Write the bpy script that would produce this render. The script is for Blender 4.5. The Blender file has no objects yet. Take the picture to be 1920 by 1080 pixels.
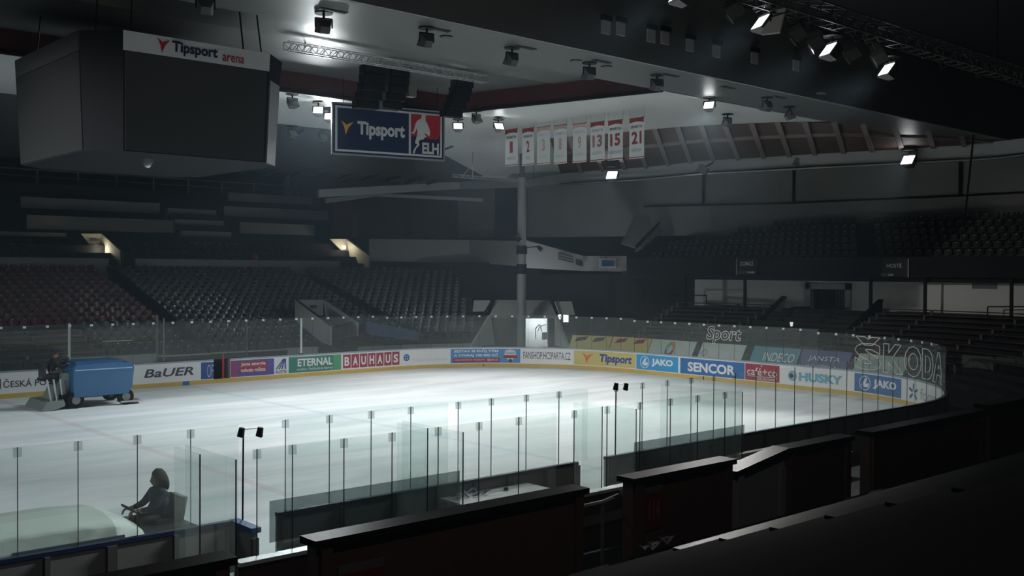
import bpy, math, random
from mathutils import Vector, Matrix
random.seed(7)
C = bpy.context.scene
COL = C.collection
PI = math.pi
R = math.radians

# ------------------------------------------------------------------ camera, world, exposure
CAM = Vector((-42.84, -16.70, 5.565))
YAW, PITCH, ROLL = R(48.11), R(-0.935), R(0.324)
fw = Vector((math.cos(YAW)*math.cos(PITCH), math.sin(YAW)*math.cos(PITCH), math.sin(PITCH)))
r0 = Vector((math.sin(YAW), -math.cos(YAW), 0)); u0 = r0.cross(fw)
rt = r0*math.cos(ROLL) + u0*math.sin(ROLL); up = -r0*math.sin(ROLL) + u0*math.cos(ROLL)
cd = bpy.data.cameras.new('camera'); cam = bpy.data.objects.new('camera', cd); COL.objects.link(cam)
cd.sensor_width = 36.0; cd.lens = 1929/1920*36.0; cd.clip_start = 0.1; cd.clip_end = 300
cam.matrix_world = Matrix(((rt.x, up.x, -fw.x, CAM.x), (rt.y, up.y, -fw.y, CAM.y), (rt.z, up.z, -fw.z, CAM.z), (0, 0, 0, 1)))
C.camera = cam
C.view_settings.view_transform = 'Standard'; C.view_settings.look = 'None'
C.view_settings.exposure = 0.0; C.view_settings.gamma = 1.0; C.view_settings.use_curve_mapping = False
try:
    C.cycles.transparent_max_bounces = 24; C.cycles.max_bounces = 6; C.cycles.diffuse_bounces = 3
    C.cycles.glossy_bounces = 3; C.cycles.sample_clamp_indirect = 3.0; C.cycles.caustics_reflective = False; C.cycles.caustics_refractive = False
except Exception: pass
w = bpy.data.worlds.new('hall_air'); C.world = w; w.use_nodes = True
w.node_tree.nodes['Background'].inputs[0].default_value = (0.75, 0.9, 1.0, 1); w.node_tree.nodes['Background'].inputs[1].default_value = 0.004
vs_ = w.node_tree.nodes.new('ShaderNodeVolumeScatter'); vs_.inputs['Color'].default_value = (0.60, 0.82, 1.0, 1); vs_.inputs['Density'].default_value = 0.0010; vs_.inputs['Anisotropy'].default_value = 0.2   # thin mist over the ice
w.node_tree.links.new(vs_.outputs[0], w.node_tree.nodes['World Output'].inputs['Volume'])

def flood_light(name, loc, aim, power, size=120, col=(0.9, 0.97, 1.0), rad=0.25, blend=0.6):
    l = bpy.data.lights.new(name, 'SPOT'); o = bpy.data.objects.new(name, l); COL.objects.link(o)
    l.energy = power; l.spot_size = R(size); l.spot_blend = blend; l.color = col; l.shadow_soft_size = rad
    o.location = loc; d = Vector(aim) - Vector(loc); o.rotation_euler = d.to_track_quat('-Z', 'Y').to_euler(); return o
# floods seen lit in the hall, then added fill floods
# (place, aim, watts, cone, sideways stretch, edge softness)
WHT, BLU = (1.0, 0.985, 0.97), (0.90, 0.98, 1.0)
LIGHTS = [((-19.6, 21.7, 12.25), (-28, 11, 0), 4000, 145, 1, .8), ((-18.3, 22.9, 12.25), (-26, 13, 0), 4000, 145, 1, .8), ((-12.4, 21.1, 12.2), (-14, 19, 0), 8000, 122, 1, .6),
          ((-11.0, 19.8, 12.2), (-12, 17, 0), 8000, 122, 1, .6), ((6.3, 28.5, 11.62), (-11, 20, 0), 11000, 60, 1, .6), ((12.2, 11.5, 11.75), (-8, 12, 0), 17000, 64, 1, 1.0),
          ((-23.4, -3.2, 11.0), (-42, 4, 0), 3000, 40, 1.6, .6), ((-20.6, -3.2, 10.8), (-40, 5, 0), 3000, 40, 1.6, .6), ((-17.8, -3.2, 10.7), (-38, 6, 0), 3000, 40, 1.6, .6),
          ((-8.4, 9.6, 12.3), (-17, 6, 0), 10500, 90, 1, .6), ((-26.3, -3.2, 11.1), (-44, 5, 0), 2500, 40, 1.6, .6),  # the near truss flood on this line is added fill
          ((-55.0, 8.5, 11.7), (-22, 23, 0), 13000, 28, 1.7, .8), ((-55.0, 12.5, 11.7), (-8, 18, 1.0), 24000, 30, 1.6, 1.0), ((-41.5, 9.2, 12.2), (-38, 3, 0), 1100, 110, 1, .7)]  # added fill floods, unseen beyond the left edge
for i, (l, a, p, sz, sx_, bl) in enumerate(LIGHTS):
    o = flood_light('flood_beam', l, a, p, sz, col=WHT if i in (2, 3, 4, 5, 9, 12) else BLU, blend=bl); o.scale = (sx_, 1, 1)

hl = bpy.data.lights.new('fill_lamp_beam', 'POINT'); ho = bpy.data.objects.new('fill_lamp_beam', hl); COL.objects.link(ho); hl.energy = 520; hl.color = (1.0, 0.95, 0.88); hl.shadow_soft_size = 0.2; ho.location = (-36, -13, 13.5)   # added unseen fill light over the near stand

# ------------------------------------------------------------------ materials
def lin(h):
    h = h.lstrip('#'); v = [int(h[i:i+2], 16)/255 for i in (0, 2, 4)]
    return tuple(((x+0.055)/1.055)**2.4 if x > 0.04045 else x/12.92 for x in v)
MATS = {}
def mat(name, col, rough=0.6, metal=0.0, noise=0.0, nscale=4.0, spec=0.4, bump=0.0):
    if name in MATS: return MATS[name]
    if isinstance(col, str): col = lin(col)
    m = bpy.data.materials.new(name); m.use_nodes = True; nt = m.node_tree; b = nt.nodes['Principled BSDF']
    b.inputs['Roughness'].default_value = rough; b.inputs['Metallic'].default_value = metal; b.inputs['Specular IOR Level'].default_value = spec
    tc = nt.nodes.new('ShaderNodeTexCoord'); n = nt.nodes.new('ShaderNodeTexNoise'); n.inputs['Scale'].default_value = nscale; n.inputs['Detail'].default_value = 4
    nt.links.new(tc.outputs['Object'], n.inputs['Vector'])
    mx = nt.nodes.new('ShaderNodeMix'); mx.data_type = 'RGBA'; nt.links.new(n.outputs['Fac'], mx.inputs[0])
    a = noise if noise else 0.04
    mx.inputs[6].default_value = tuple(max(0, c*(1-a)) for c in col) + (1,); mx.inputs[7].default_value = tuple(min(1, c*(1+a)) for c in col) + (1,)
    nt.links.new(mx.outputs[2], b.inputs['Base Color'])
    if bump:
        bp = nt.nodes.new('ShaderNodeBump'); bp.inputs['Strength'].default_value = bump; nt.links.new(n.outputs['Fac'], bp.inputs['Height']); nt.links.new(bp.outputs[0], b.inputs['Normal'])
    MATS[name] = m; return m
def emit(name, col, s):
    if name in MATS: return MATS[name]
    m = bpy.data.materials.new(name); m.use_nodes = True; nt = m.node_tree; nt.nodes.clear()
    e = nt.nodes.new('ShaderNodeEmission'); o = nt.nodes.new('ShaderNodeOutputMaterial'); e.inputs[0].default_value = (*col, 1); e.inputs[1].default_value = s
    nt.links.new(e.outputs[0], o.inputs[0]); MATS[name] = m; return m
def glass(name, tint, haze, hazecol=(0.8, 0.88, 0.86), ior=1.45):
    if name in MATS: return MATS[name]
    m = bpy.data.materials.new(name); m.use_nodes = True; nt = m.node_tree; nt.nodes.clear(); N = nt.nodes.new; L = nt.links.new
    t = N('ShaderNodeBsdfTransparent'); t.inputs[0].default_value = (*tint, 1)
    d = N('ShaderNodeBsdfDiffuse'); d.inputs[0].default_value = (*hazecol, 1)
    tl = N('ShaderNodeBsdfTranslucent'); tl.inputs[0].default_value = (*hazecol, 1)
    md = N('ShaderNodeMixShader'); md.inputs[0].default_value = 0.5; L(d.outputs[0], md.inputs[1]); L(tl.outputs[0], md.inputs[2])
    m1 = N('ShaderNodeMixShader'); L(t.outputs[0], m1.inputs[1]); L(md.outputs[0], m1.inputs[2])
    n = N('ShaderNodeTexNoise'); n.inputs['Scale'].default_value = 1.3; mp = N('ShaderNodeMapRange'); mp.inputs[3].default_value = haze*0.7; mp.inputs[4].default_value = haze*1.3
    tc = N('ShaderNodeTexCoord'); L(tc.outputs['Object'], n.inputs['Vector']); L(n.outputs['Fac'], mp.inputs[0]); L(mp.outputs[0], m1.inputs[0])
    g = N('ShaderNodeBsdfGlossy'); g.inputs['Roughness'].default_value = 0.02
    fr = N('ShaderNodeFresnel'); fr.inputs[0].default_value = ior; m2 = N('ShaderNodeMixShader'); ge = N('ShaderNodeNewGeometry'); inv = N('ShaderNodeMath'); inv.operation = 'SUBTRACT'; inv.inputs[0].default_value = 1.0; L(ge.outputs['Backfacing'], inv.inputs[1]); mu = N('ShaderNodeMath'); mu.operation = 'MULTIPLY'; L(fr.outputs[0], mu.inputs[0]); L(inv.outputs[0], mu.inputs[1]); mn = N('ShaderNodeMath'); mn.operation = 'MINIMUM'; L(mu.outputs[0], mn.inputs[0]); mn.inputs[1].default_value = 0.22; L(mn.outputs[0], m2.inputs[0]); L(m1.outputs[0], m2.inputs[1]); L(g.outputs[0], m2.inputs[2])
    o = N('ShaderNodeOutputMaterial'); L(m2.outputs[0], o.inputs[0]); MATS[name] = m; return m

M_white = mat('board_white', (0.80, 0.82, 0.83), 0.45, noise=0.03, nscale=2)
M_yellow = mat('kick_yellow', (0.58, 0.42, 0.12), 0.5, noise=0.12, nscale=3)
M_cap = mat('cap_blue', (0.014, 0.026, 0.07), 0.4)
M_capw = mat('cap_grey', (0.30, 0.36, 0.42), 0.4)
M_frame = mat('frame_grey', (0.19, 0.195, 0.185), 0.55, noise=0.08)
M_post = mat('post_grey', (0.09, 0.09, 0.09), 0.5)
M_dark = mat('black_paint', (0.012, 0.012, 0.013), 0.6, spec=0.15)
M_blackp = mat('black_plastic', (0.018, 0.018, 0.02), 0.35)
M_steel = mat('steel', (0.35, 0.37, 0.38), 0.35, metal=0.8)
M_alu = mat('aluminium', (0.55, 0.57, 0.58), 0.4, metal=0.6)
M_wood = mat('maroon_wood', (0.085, 0.048, 0.042), 0.28, noise=0.25, nscale=6, spec=0.5)
M_woodcap = mat('maroon_cap', (0.011, 0.008, 0.008), 0.35, noise=0.6, nscale=40, spec=0.015, bump=0.2)
M_endwall = mat('end_wall_pale', (0.82, 0.83, 0.79), 0.8, noise=0.06, nscale=0.5)
M_column = mat('column_grey', (0.20, 0.22, 0.22), 0.7)
M_wood2 = mat('brown_bench', (0.045, 0.022, 0.016), 0.4, noise=0.25, nscale=6)
M_redbench = mat('red_bench', (0.16, 0.035, 0.035), 0.4, noise=0.2, nscale=3)
M_conc = mat('concrete', (0.024, 0.024, 0.024), 0.85, noise=0.2, nscale=1.5)
M_concd = mat('concrete_dark', (0.018, 0.018, 0.019), 0.85, noise=0.2, nscale=1.5)
M_greyw = mat('grey_wall', (0.36, 0.365, 0.35), 0.8, noise=0.08, nscale=0.6)
M_greyl = mat('light_wall', (0.50, 0.51, 0.51), 0.8, noise=0.08, nscale=0.6)
M_cream = mat('cream_wall', (0.30, 0.29, 0.25), 0.8, noise=0.08, nscale=0.8)
M_seatk = mat('seat_black', (0.007, 0.007, 0.009), 0.22, spec=0.6)
M_seatr = mat('seat_red', (0.13, 0.012, 0.016), 0.25, spec=0.5)
M_seatg = mat('seat_grey', (0.05, 0.05, 0.055), 0.4)
M_soffit_lit = mat('soffit_paint_lit', (0.62, 0.64, 0.63), 0.42, noise=0.05, nscale=0.35, spec=0.5)  # paler soffit copy, floodlight spill put into the colour
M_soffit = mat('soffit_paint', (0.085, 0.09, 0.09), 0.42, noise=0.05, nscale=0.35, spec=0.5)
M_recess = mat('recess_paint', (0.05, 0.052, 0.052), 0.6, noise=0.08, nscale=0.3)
M_maroon = mat('maroon_fascia', (0.075, 0.022, 0.022), 0.6, noise=0.15, nscale=1)
M_panel = mat('brown_panel', (0.12, 0.085, 0.072), 0.65, noise=0.12, nscale=0.8)
M_rib = mat('rib_wood', (0.27, 0.22, 0.20), 0.6)
M_slope = mat('slope_dark', (0.06, 0.066, 0.072), 0.7, noise=0.08, nscale=0.5)
M_fasc = mat('fascia_dark', (0.16, 0.165, 0.17), 0.7, noise=0.1, nscale=0.5)
M_beam = mat('beam_grey', (0.62, 0.65, 0.65), 0.6, noise=0.1, nscale=0.7)
M_teal = mat('sb_grey', (0.028, 0.031, 0.032), 0.5, noise=0.06, nscale=1)
M_screen = mat('sb_screen', (0.055, 0.056, 0.058), 0.5, noise=0.05, nscale=1)
M_sbd = mat('sb_dark', (0.02, 0.022, 0.026), 0.7, spec=0.08)
M_strip = mat('sb_strip', (0.78, 0.79, 0.82), 0.5)
M_navy = mat('navy', (0.012, 0.022, 0.075), 0.45)
M_red = mat('red', (0.42, 0.022, 0.03), 0.45)
M_redd = mat('dark_red', (0.25, 0.02, 0.03), 0.45)
M_txtw = mat('lettering_white', (0.8, 0.82, 0.83), 0.5)
M_txtd = mat('lettering_dark', (0.035, 0.04, 0.05), 0.5)
M_orange = mat('orange', (0.62, 0.20, 0.05), 0.5)
M_gold = mat('gold_yellow', (0.75, 0.42, 0.06), 0.5)
G_near = glass('near_glass', (0.962, 0.985, 0.977), 0.045)
G_far = glass('far_glass', (0.93, 0.96, 0.95), 0.075)
G_film = glass('smoked_film', (0.54, 0.58, 0.58), 0.05, (0.3, 0.34, 0.34))
M_joint = mat('joint_green', (0.05, 0.075, 0.07), 0.4)
G_clip = glass('clip_plastic', (0.86, 0.88, 0.88), 0.10, (0.5, 0.52, 0.52))
M_clip = mat('clip_grey', (0.45, 0.48, 0.48), 0.5)
M_clipw = mat('clip_white', (0.85, 0.87, 0.88), 0.4)
M_lamp = emit('lamp_glow', (0.95, 0.98, 1.0), 9.0)
M_lampdim = emit('lamp_rim', (0.8, 0.92, 1.0), 1.0)

# ------------------------------------------------------------------ mesh helpers
class MB:
    def __init__(s): s.v = []; s.f = []; s.mi = []
    def add(s, vs, fs, mi=0):
        n = len(s.v); s.v += [tuple(v) for v in vs]; s.f += [tuple(i+n for i in f) for f in fs]; s.mi += [mi]*len(fs); return s
    def box(s, c, d, rz=0, mi=0, M=None):
        hx, hy, hz = d[0]/2, d[1]/2, d[2]/2
        vs = [Vector((x, y, z)) for x in (-hx, hx) for y in (-hy, hy) for z in (-hz, hz)]
        if M is not None: vs = [M @ v for v in vs]
        if rz: q = Matrix.Rotation(rz, 3, 'Z'); vs = [q @ v for v in vs]
        vs = [v + Vector(c) for v in vs]
        return s.add(vs, [(0, 1, 3, 2), (4, 6, 7, 5), (0, 4, 5, 1), (2, 3, 7, 6), (0, 2, 6, 4), (1, 5, 7, 3)], mi)
    def bb(s, a, b, mi=0):
        return s.box([(a[i]+b[i])/2 for i in range(3)], [abs(b[i]-a[i]) for i in range(3)], 0, mi)
    def tube(s, p, q, r, n=8, r2=None, mi=0):
        p, q = Vector(p), Vector(q); d = (q-p); 
        if d.length < 1e-6: return s
        a = d.to_track_quat('Z', 'Y'); r2 = r if r2 is None else r2
        vs = [p + a @ Vector((r*math.cos(2*PI*i/n), r*math.sin(2*PI*i/n), 0)) for i in range(n)] + [q + a @ Vector((r2*math.cos(2*PI*i/n), r2*math.sin(2*PI*i/n), 0)) for i in range(n)]
        return s.add(vs, [(i, (i+1) % n, n+(i+1) % n, n+i) for i in range(n)] + [tuple(range(n-1, -1, -1)), tuple(range(n, 2*n))], mi)
    def path(s, pts, r, n=6, mi=0):
        for a, b in zip(pts[:-1], pts[1:]): s.tube(a, b, r, n, mi=mi)
        return s
    def prism(s, poly, d, mi=0):
        d = Vector(d); n = len(poly); vs = [Vector(p) for p in poly] + [Vector(p)+d for p in poly]
        return s.add(vs, [tuple(range(n-1, -1, -1)), tuple(range(n, 2*n))] + [(i, (i+1) % n, n+(i+1) % n, n+i) for i in range(n)], mi)
    def ball(s, c, r, sx=1, sy=1, sz=1, n=12, m=8, mi=0):
        vs = []; c = Vector(c)
        for j in range(m+1):
            t = PI*j/m
            for i in range(n): a = 2*PI*i/n; vs.append(c+Vector((r*sx*math.sin(t)*math.cos(a), r*sy*math.sin(t)*math.sin(a), r*sz*math.cos(t))))
        return s.add(vs, [(j*n+i, (j+1)*n+i, (j+1)*n+(i+1) % n, j*n+(i+1) % n) for j in range(m) for i in range(n)], mi)
    def loft(s, secs, closed=True, mi=0):
        n = len(secs[0]); vs = [p for sec in secs for p in sec]; fs = []
        for k in range(len(secs)-1):
            for i in range(n if closed else n-1): fs.append((k*n+i, k*n+(i+1) % n, (k+1)*n+(i+1) % n, (k+1)*n+i))
        if closed: fs += [tuple(range(n-1, -1, -1)), tuple(range((len(secs)-1)*n, len(secs)*n))]
        return s.add(vs, fs, mi)
    def build(s, name, m, parent=None, smooth=False, fix=True):
        me = bpy.data.meshes.new(name); off = Vector((0, 0, 0))
        if parent is not None:
            q = parent
            while q is not None: off = off + q.location; q = q.parent
        me.from_pydata([tuple(Vector(v)-off) for v in s.v], [], s.f)
        ms = m if isinstance(m, (list, tuple)) else [m]
        for k in ms: me.materials.append(k)
        if len(ms) > 1: me.polygons.foreach_set('material_index', s.mi)
        if fix:
            import bmesh
            b = bmesh.new(); b.from_mesh(me); bmesh.ops.recalc_face_normals(b, faces=b.faces[:]); b.to_mesh(me); b.free()
        if smooth:
            for p in me.polygons: p.use_smooth = True
        me.update()
        o = bpy.data.objects.new(name, me); COL.objects.link(o)
        if parent is not None: o.parent = parent
        return o
def tag(o, label=None, cat=None, group=None, kind=None):
    if label: o['label'] = label
    if cat: o['category'] = cat
    if group: o['group'] = group
    if kind: o['kind'] = kind
    return o
def thing(name, label, cat, loc=(0, 0, 0), group=None, rz=0):
    o = bpy.data.objects.new(name, None); COL.objects.link(o); o.location = loc; o.rotation_euler = (0, 0, rz); o.empty_display_size = 0.2
    return tag(o, label, cat, group)
def struct(name, mb, m, parent=None):
    o = mb.build(name, m, parent)
    if parent is None: o['kind'] = 'structure'
    return o
def dup(root, loc, rz=None, label=None, group=None):
    r = root.copy(); COL.objects.link(r); r.location = loc
    if rz is not None: r.rotation_euler = (0, 0, rz)
    if label: r['label'] = label
    if group: r['group'] = group
    for ch in list(root.children):
        c = ch.copy(); COL.objects.link(c); c.parent = r
        for g in list(ch.children):
            d = g.copy(); COL.objects.link(d); d.parent = c
    return r
ORD = 'first second third fourth fifth sixth seventh eighth ninth tenth eleventh twelfth thirteenth fourteenth fifteenth sixteenth seventeenth eighteenth nineteenth twentieth'.split()
TENS = ['', '', 'twenty', 'thirty', 'forty', 'fifty', 'sixty', 'seventy', 'eighty', 'ninety']
def nth(i):
    if i < 20: return ORD[i]
    k = i+1
    if k % 10 == 0: return TENS[k//10][:-1] + 'ieth'
    return TENS[k//10] + '-' + ORD[k % 10 - 1]

# ------------------------------------------------------------------ rink outline: s runs along the far side, round the end and back along the near side
W, RR = 30.42, 9.55
L1 = 45-RR; AR = PI/2*RR; L2 = W-2*RR
def P(s, off=0.0, z=0.0):
    r = RR-off
    if s < L1: return Vector((-45+s, W-off, z))
    s -= L1
    if s < AR: a = PI/2-s/RR; return Vector((-RR+r*math.cos(a), W-RR+r*math.sin(a), z))
    s -= AR
    if s < L2: return Vector((-off, W-RR-s, z))
    s -= L2
    if s < AR: a = -s/RR; return Vector((-RR+r*math.cos(a), RR+r*math.sin(a), z))
    s -= AR
    return Vector((-RR-s, off, z))
def along(s0, s1, prof, step=0.5, mb=None, mi=0):
    mb = mb or MB(); n = max(1, int(math.ceil(abs(s1-s0)/step)))
    return mb.loft([[P(s0+(s1-s0)*k/n, o, z) for o, z in prof] for k in range(n+1)], True, mi)
def rect(o0, o1, z0, z1): return [(o0, z0), (o1, z0), (o1, z1), (o0, z1)]

# ------------------------------------------------------------------ lettering and flat shapes
_TX = {}
def glyphs(body, bold=0.0, res=3):
    k = (body, bold, res)
    if k in _TX: return _TX[k]
    c = bpy.data.curves.new('lettering', 'FONT'); c.body = body; c.size = 1; c.offset = bold; c.resolution_u = res
    o = bpy.data.objects.new('lettering', c); COL.objects.link(o); bpy.context.view_layer.update()
    me = bpy.data.meshes.new_from_object(o.evaluated_get(bpy.context.evaluated_depsgraph_get()))
    vs = [(v.co.x, v.co.y) for v in me.vertices]; fs = [tuple(p.vertices) for p in me.polygons]
    cnt = {}
    for p in me.polygons:
        for e in p.edge_keys: cnt[e] = cnt.get(e, 0)+1
    ed = [e for e, n in cnt.items() if n == 1]
    bpy.data.objects.remove(o); bpy.data.curves.remove(c); bpy.data.meshes.remove(me)
    x0 = min(v[0] for v in vs); x1 = max(v[0] for v in vs); y0 = min(v[1] for v in vs); y1 = max(v[1] for v in vs)
    vs = [((x-x0)/(x1-x0), (y-y0)/(y1-y0)) for x, y in vs]
    _TX[k] = (vs, fs, ed); return _TX[k]
def letters(mb, body, box, fn, bold=0.0, shear=0.0, mi=0, wave=None):
    vs, fs, ed = glyphs(body, bold); u0, u1, v0, v1 = box
    return mb.add([fn(u0+(u1-u0)*x+shear*(v1-v0)*(y-0.5), v0+(v1-v0)*y) for x, y in vs], fs, mi)
def outline(mb, body, box, fn, r, bold=0.0, shear=0.0):
    vs, fs, ed = glyphs(body, bold, 3); u0, u1, v0, v1 = box
    pt = [fn(u0+(u1-u0)*x+shear*(v1-v0)*(y-0.5), v0+(v1-v0)*y) for x, y in vs]
    for a, b in ed: mb.tube(pt[a], pt[b], r, 4)
    return mb
def poly(mb, pts, fn, mi=0): return mb.add([fn(u, v) for u, v in pts], [tuple(range(len(pts)))], mi)
def ring(mb, c, r, t, fn, n=24, mi=0, asp=1.0):
    vs = [fn(c[0]+k*asp*math.cos(2*PI*i/n), c[1]+k*math.sin(2*PI*i/n)) for k in (r, r-t) for i in range(n)]
    return mb.add(vs, [(i, (i+1) % n, n+(i+1) % n, n+i) for i in range(n)], mi)
def disc(mb, c, r, fn, n=20, mi=0): return poly(mb, [(c[0]+r*math.cos(2*PI*i/n), c[1]+r*math.sin(2*PI*i/n)) for i in range(n)], fn, mi)
def strip(mb, u0, u1, v0, v1, fn, n=12, mi=0):
    vs = []
    for k in range(n+1): u = u0+(u1-u0)*k/n; vs += [fn(u, v0), fn(u, v1)]
    return mb.add(vs, [(2*k, 2*k+2, 2*k+3, 2*k+1) for k in range(n)], mi)
def bird(mb, c, w, h, fn, mi=0):
    return poly(mb, [(c[0]+w*x, c[1]+h*y) for x, y in ((-.5, .5), (-.08, .22), (.5, .46), (.12, .05), (-.14, -.5), (-.26, .05))], fn, mi)

def at(px, py, ax, val):
    # the point on the plane x/y/z = val that stands behind a spot of the photograph
    d = fw + rt*((px-960)/1929) - up*((py-540)/1929); i = 'xyz'.index(ax)
    return CAM + d*((val-CAM[i])/d[i])
def atd(px, py, dep): return CAM + (fw + rt*((px-960)/1929) - up*((py-540)/1929))*dep
def sect(mb, a, b, t, mi=0):
    # vertical slab between plan points a, b ((x, y, z0, z1) each), thickness t
    d = Vector((b[0]-a[0], b[1]-a[1], 0)).normalized(); n = Vector((-d.y, d.x, 0))*t
    q = [Vector((a[0], a[1], a[2])), Vector((b[0], b[1], b[2])), Vector((b[0], b[1], b[3])), Vector((a[0], a[1], a[3]))]
    return mb.prism(q, n, mi)

# ------------------------------------------------------------------ the setting: floor, ice
struct('floor', MB().bb((-75, -30, -0.30), (30, 75, -0.06)), M_concd)
def ice_material():
    m = bpy.data.materials.new('ice_sheet'); m.use_nodes = True; nt = m.node_tree; N = nt.nodes.new; L = nt.links.new; b = nt.nodes['Principled BSDF']
    b.inputs['Roughness'].default_value = 0.5; b.inputs['Specular IOR Level'].default_value = 0.15
    tc = N('ShaderNodeTexCoord'); mp = N('ShaderNodeMapping'); mp.inputs['Scale'].default_value = (0.10, 0.55, 1); mp.inputs['Rotation'].default_value = (0, 0, 0.18); L(tc.outputs['Object'], mp.inputs[0])
    n = N('ShaderNodeTexNoise'); n.inputs['Scale'].default_value = 1.0; n.inputs['Detail'].default_value = 7; n.inputs['Roughness'].default_value = 0.6; n.inputs['Distortion'].default_value = 0.8; L(mp.outputs[0], n.inputs['Vector'])
    cr = N('ShaderNodeValToRGB'); cr.color_ramp.elements[0].position = 0.33; cr.color_ramp.elements[0].color = (0.60, 0.70, 0.73, 1); cr.color_ramp.elements[1].position = 0.58; cr.color_ramp.elements[1].color = (0.83, 0.88, 0.90, 1); L(n.outputs['Fac'], cr.inputs[0])
    sx = N('ShaderNodeSeparateXYZ'); L(tc.outputs['Object'], sx.inputs[0]); last = cr.outputs[0]
    for x, hw, col, f in ((-21.6, 0.15, (0.10, 0.22, 0.50, 1), 0.16), (-30.0, 0.15, (0.5, 0.10, 0.14, 1), 0.16), (-4.0, 0.04, (0.5, 0.12, 0.12, 1), 0.3)):
        s = N('ShaderNodeMath'); s.operation = 'SUBTRACT'; L(sx.outputs[0], s.inputs[0]); s.inputs[1].default_value = x
        a = N('ShaderNodeMath'); a.operation = 'ABSOLUTE'; L(s.outputs[0], a.inputs[0])
        c = N('ShaderNodeMath'); c.operation = 'LESS_THAN'; L(a.outputs[0], c.inputs[0]); c.inputs[1].default_value = hw
        k = N('ShaderNodeMath'); k.operation = 'MULTIPLY'; L(c.outputs[0], k.inputs[0]); k.inputs[1].default_value = f
        mx = N('ShaderNodeMix'); mx.data_type = 'RGBA'; L(k.outputs[0], mx.inputs[0]); L(last, mx.inputs[6]); mx.inputs[7].default_value = col; last = mx.outputs[2]
    L(last, b.inputs['Base Color']); return m
mb = MB(); ol = [P(s) for s in [-15]+[L1+AR*k/24 for k in range(25)]+[L1+AR+L2+AR*k/24 for k in range(25)]+[L1+2*AR+L2+50]]
mb.prism([v for v in ol], (0, 0, -0.05))
struct('floor_ice', mb, ice_material())

# ------------------------------------------------------------------ terraces (stepped concrete) round the far side and the end
RUN, RISE, D0, Z0 = 0.78, 0.225, 2.2, 0.95
def terrace(s0, s1, rows, step=0.9):
    pr = [(-D0, -0.06), (-D0, Z0)]
    for k in range(rows): pr += [(-(D0+RUN*(k+1)), Z0+RISE*k), (-(D0+RUN*(k+1)), Z0+RISE*(k+1))]
    pr += [(-(D0+RUN*rows+0.3), Z0+RISE*rows), (-(D0+RUN*rows+0.3), -0.06)]
    return along(s0, s1, pr, step)
struct('floor_terrace_far', terrace(-20, 41.3, 19), M_conc)
struct('floor_terrace_end', terrace(47.6, 63, 11), M_conc)
struct('floor_terrace_corner', terrace(63, 73.0, 11), M_concd)
# upper tier of the far side
mb = MB(); pr = [(47.6, 5.0), (47.6, 5.6)]
for k in range(12): pr += [(48+1.0*(k+1), 5.6+0.5*k), (48+1.0*(k+1), 5.6+0.5*(k+1))]
pr += [(62, 11.6), (62, 5.0)]
mb.loft([[(x, y, z) for y, z in pr] for x in (-70, 2.0)])
struct('floor_upper_tier', mb, M_concd)
# upper tier of the end
mb = MB(); pr = [(10.6, 5.1), (10.6, 5.6)]
for k in range(7): pr += [(11.6+0.95*(k+1), 5.7+0.44*k), (11.6+0.95*(k+1), 5.7+0.44*(k+1))]
pr += [(20, 8.8), (20, 5.1)]
mb.loft([[(x, y, z) for x, z in pr] for y in (-8, 31.5)])
struct('floor_upper_end', mb, M_concd)

# ------------------------------------------------------------------ walls
struct('wall_far', MB().bb((-72, 62, 0), (2, 62.4, 16)), M_concd)
struct('wall_left', MB().bb((-72.4, -30, 0), (-72, 62, 16)), M_concd)
mb = MB(); pl = [(20, -20), (20, 12), (18.6, 24), (13, 38), (2, 62)]
for a, b in zip(pl[:-1], pl[1:]): sect(mb, (a[0], a[1], 8.2, 16), (b[0], b[1], 8.2, 16), -0.3)
we = struct('wall_end_upper', mb, M_greyw)
mb = MB(); rl = [(19.9, -10), (19.9, 12), (18.5, 24), (14.7, 33)]
for a, b in zip(rl[:-1], rl[1:]): sect(mb, (a[0], a[1], 10.30, 10.42), (b[0], b[1], 10.30, 10.42), 0.06)
for x, y in ((19.9, 5.8), (19.8, 12.0), (18.7, 23.0), (16.5, 29)): mb.bb((x-0.1, y-0.08, 10.3), (x+0.02, y+0.08, 12.6))
mb.build('wall_rail', M_dark, we)
mb = MB(); sect(mb, (12, -8, 0, 5.4), (12, 15.1, 0, 5.4), -0.25); sect(mb, (12, 15.1, 4.6, 5.4), (12, 17.4, 4.6, 5.4), -0.25); sect(mb, (12, 17.4, 0, 5.4), (12, 26.2, 0, 5.4), -0.25)
struct('wall_end_lower', mb, M_endwall)
mb = MB(); sect(mb, (12, 26.2, 0, 5.4), (12, 30.5, 0, 5.4), -0.25); sect(mb, (12, 30.5, 0, 5.4), (9.0, 38, 0, 5.4), -0.25)
struct('wall_end_corner', mb, M_concd)
struct('wall_corner_lower', MB().prism([(9, 38, 0), (3, 44, 0), (3, 44, 6.2), (9, 38, 6.2)], (0.3, 0.3, 0)), M_concd)
struct('wall_near', MB().bb((-70, -30, 0), (30, -29.6, 16)), M_dark)
# doorway at the end
mb = MB(); y0, y1 = 15.1, 17.4
for a, b in (((11.86, y0-0.35, 1.9), (12.02, y0, 4.95)), ((11.86, y1, 1.9), (12.02, y1+0.35, 4.95)), ((11.86, y0-0.35, 4.6), (12.02, y1+0.35, 4.95))): mb.bb(a, b)
dr = struct('door_1', mb, M_greyl)
MB().bb((12.9, y0, 1.9), (12.96, y1, 4.6)).bb((12.3, y0-0.02, 1.9), (12.9, y0, 4.6)).bb((12.3, y1, 1.9), (12.9, y1+0.02, 4.6)).build('passage', M_concd, dr)
mb = MB(); [mb.bb((12.25, y0+0.1+0.16*k, 1.9), (12.29, y0+0.16+0.16*k, 4.6)) for k in range(5)]
mb.build('door_curtain', M_frame, dr)

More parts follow.
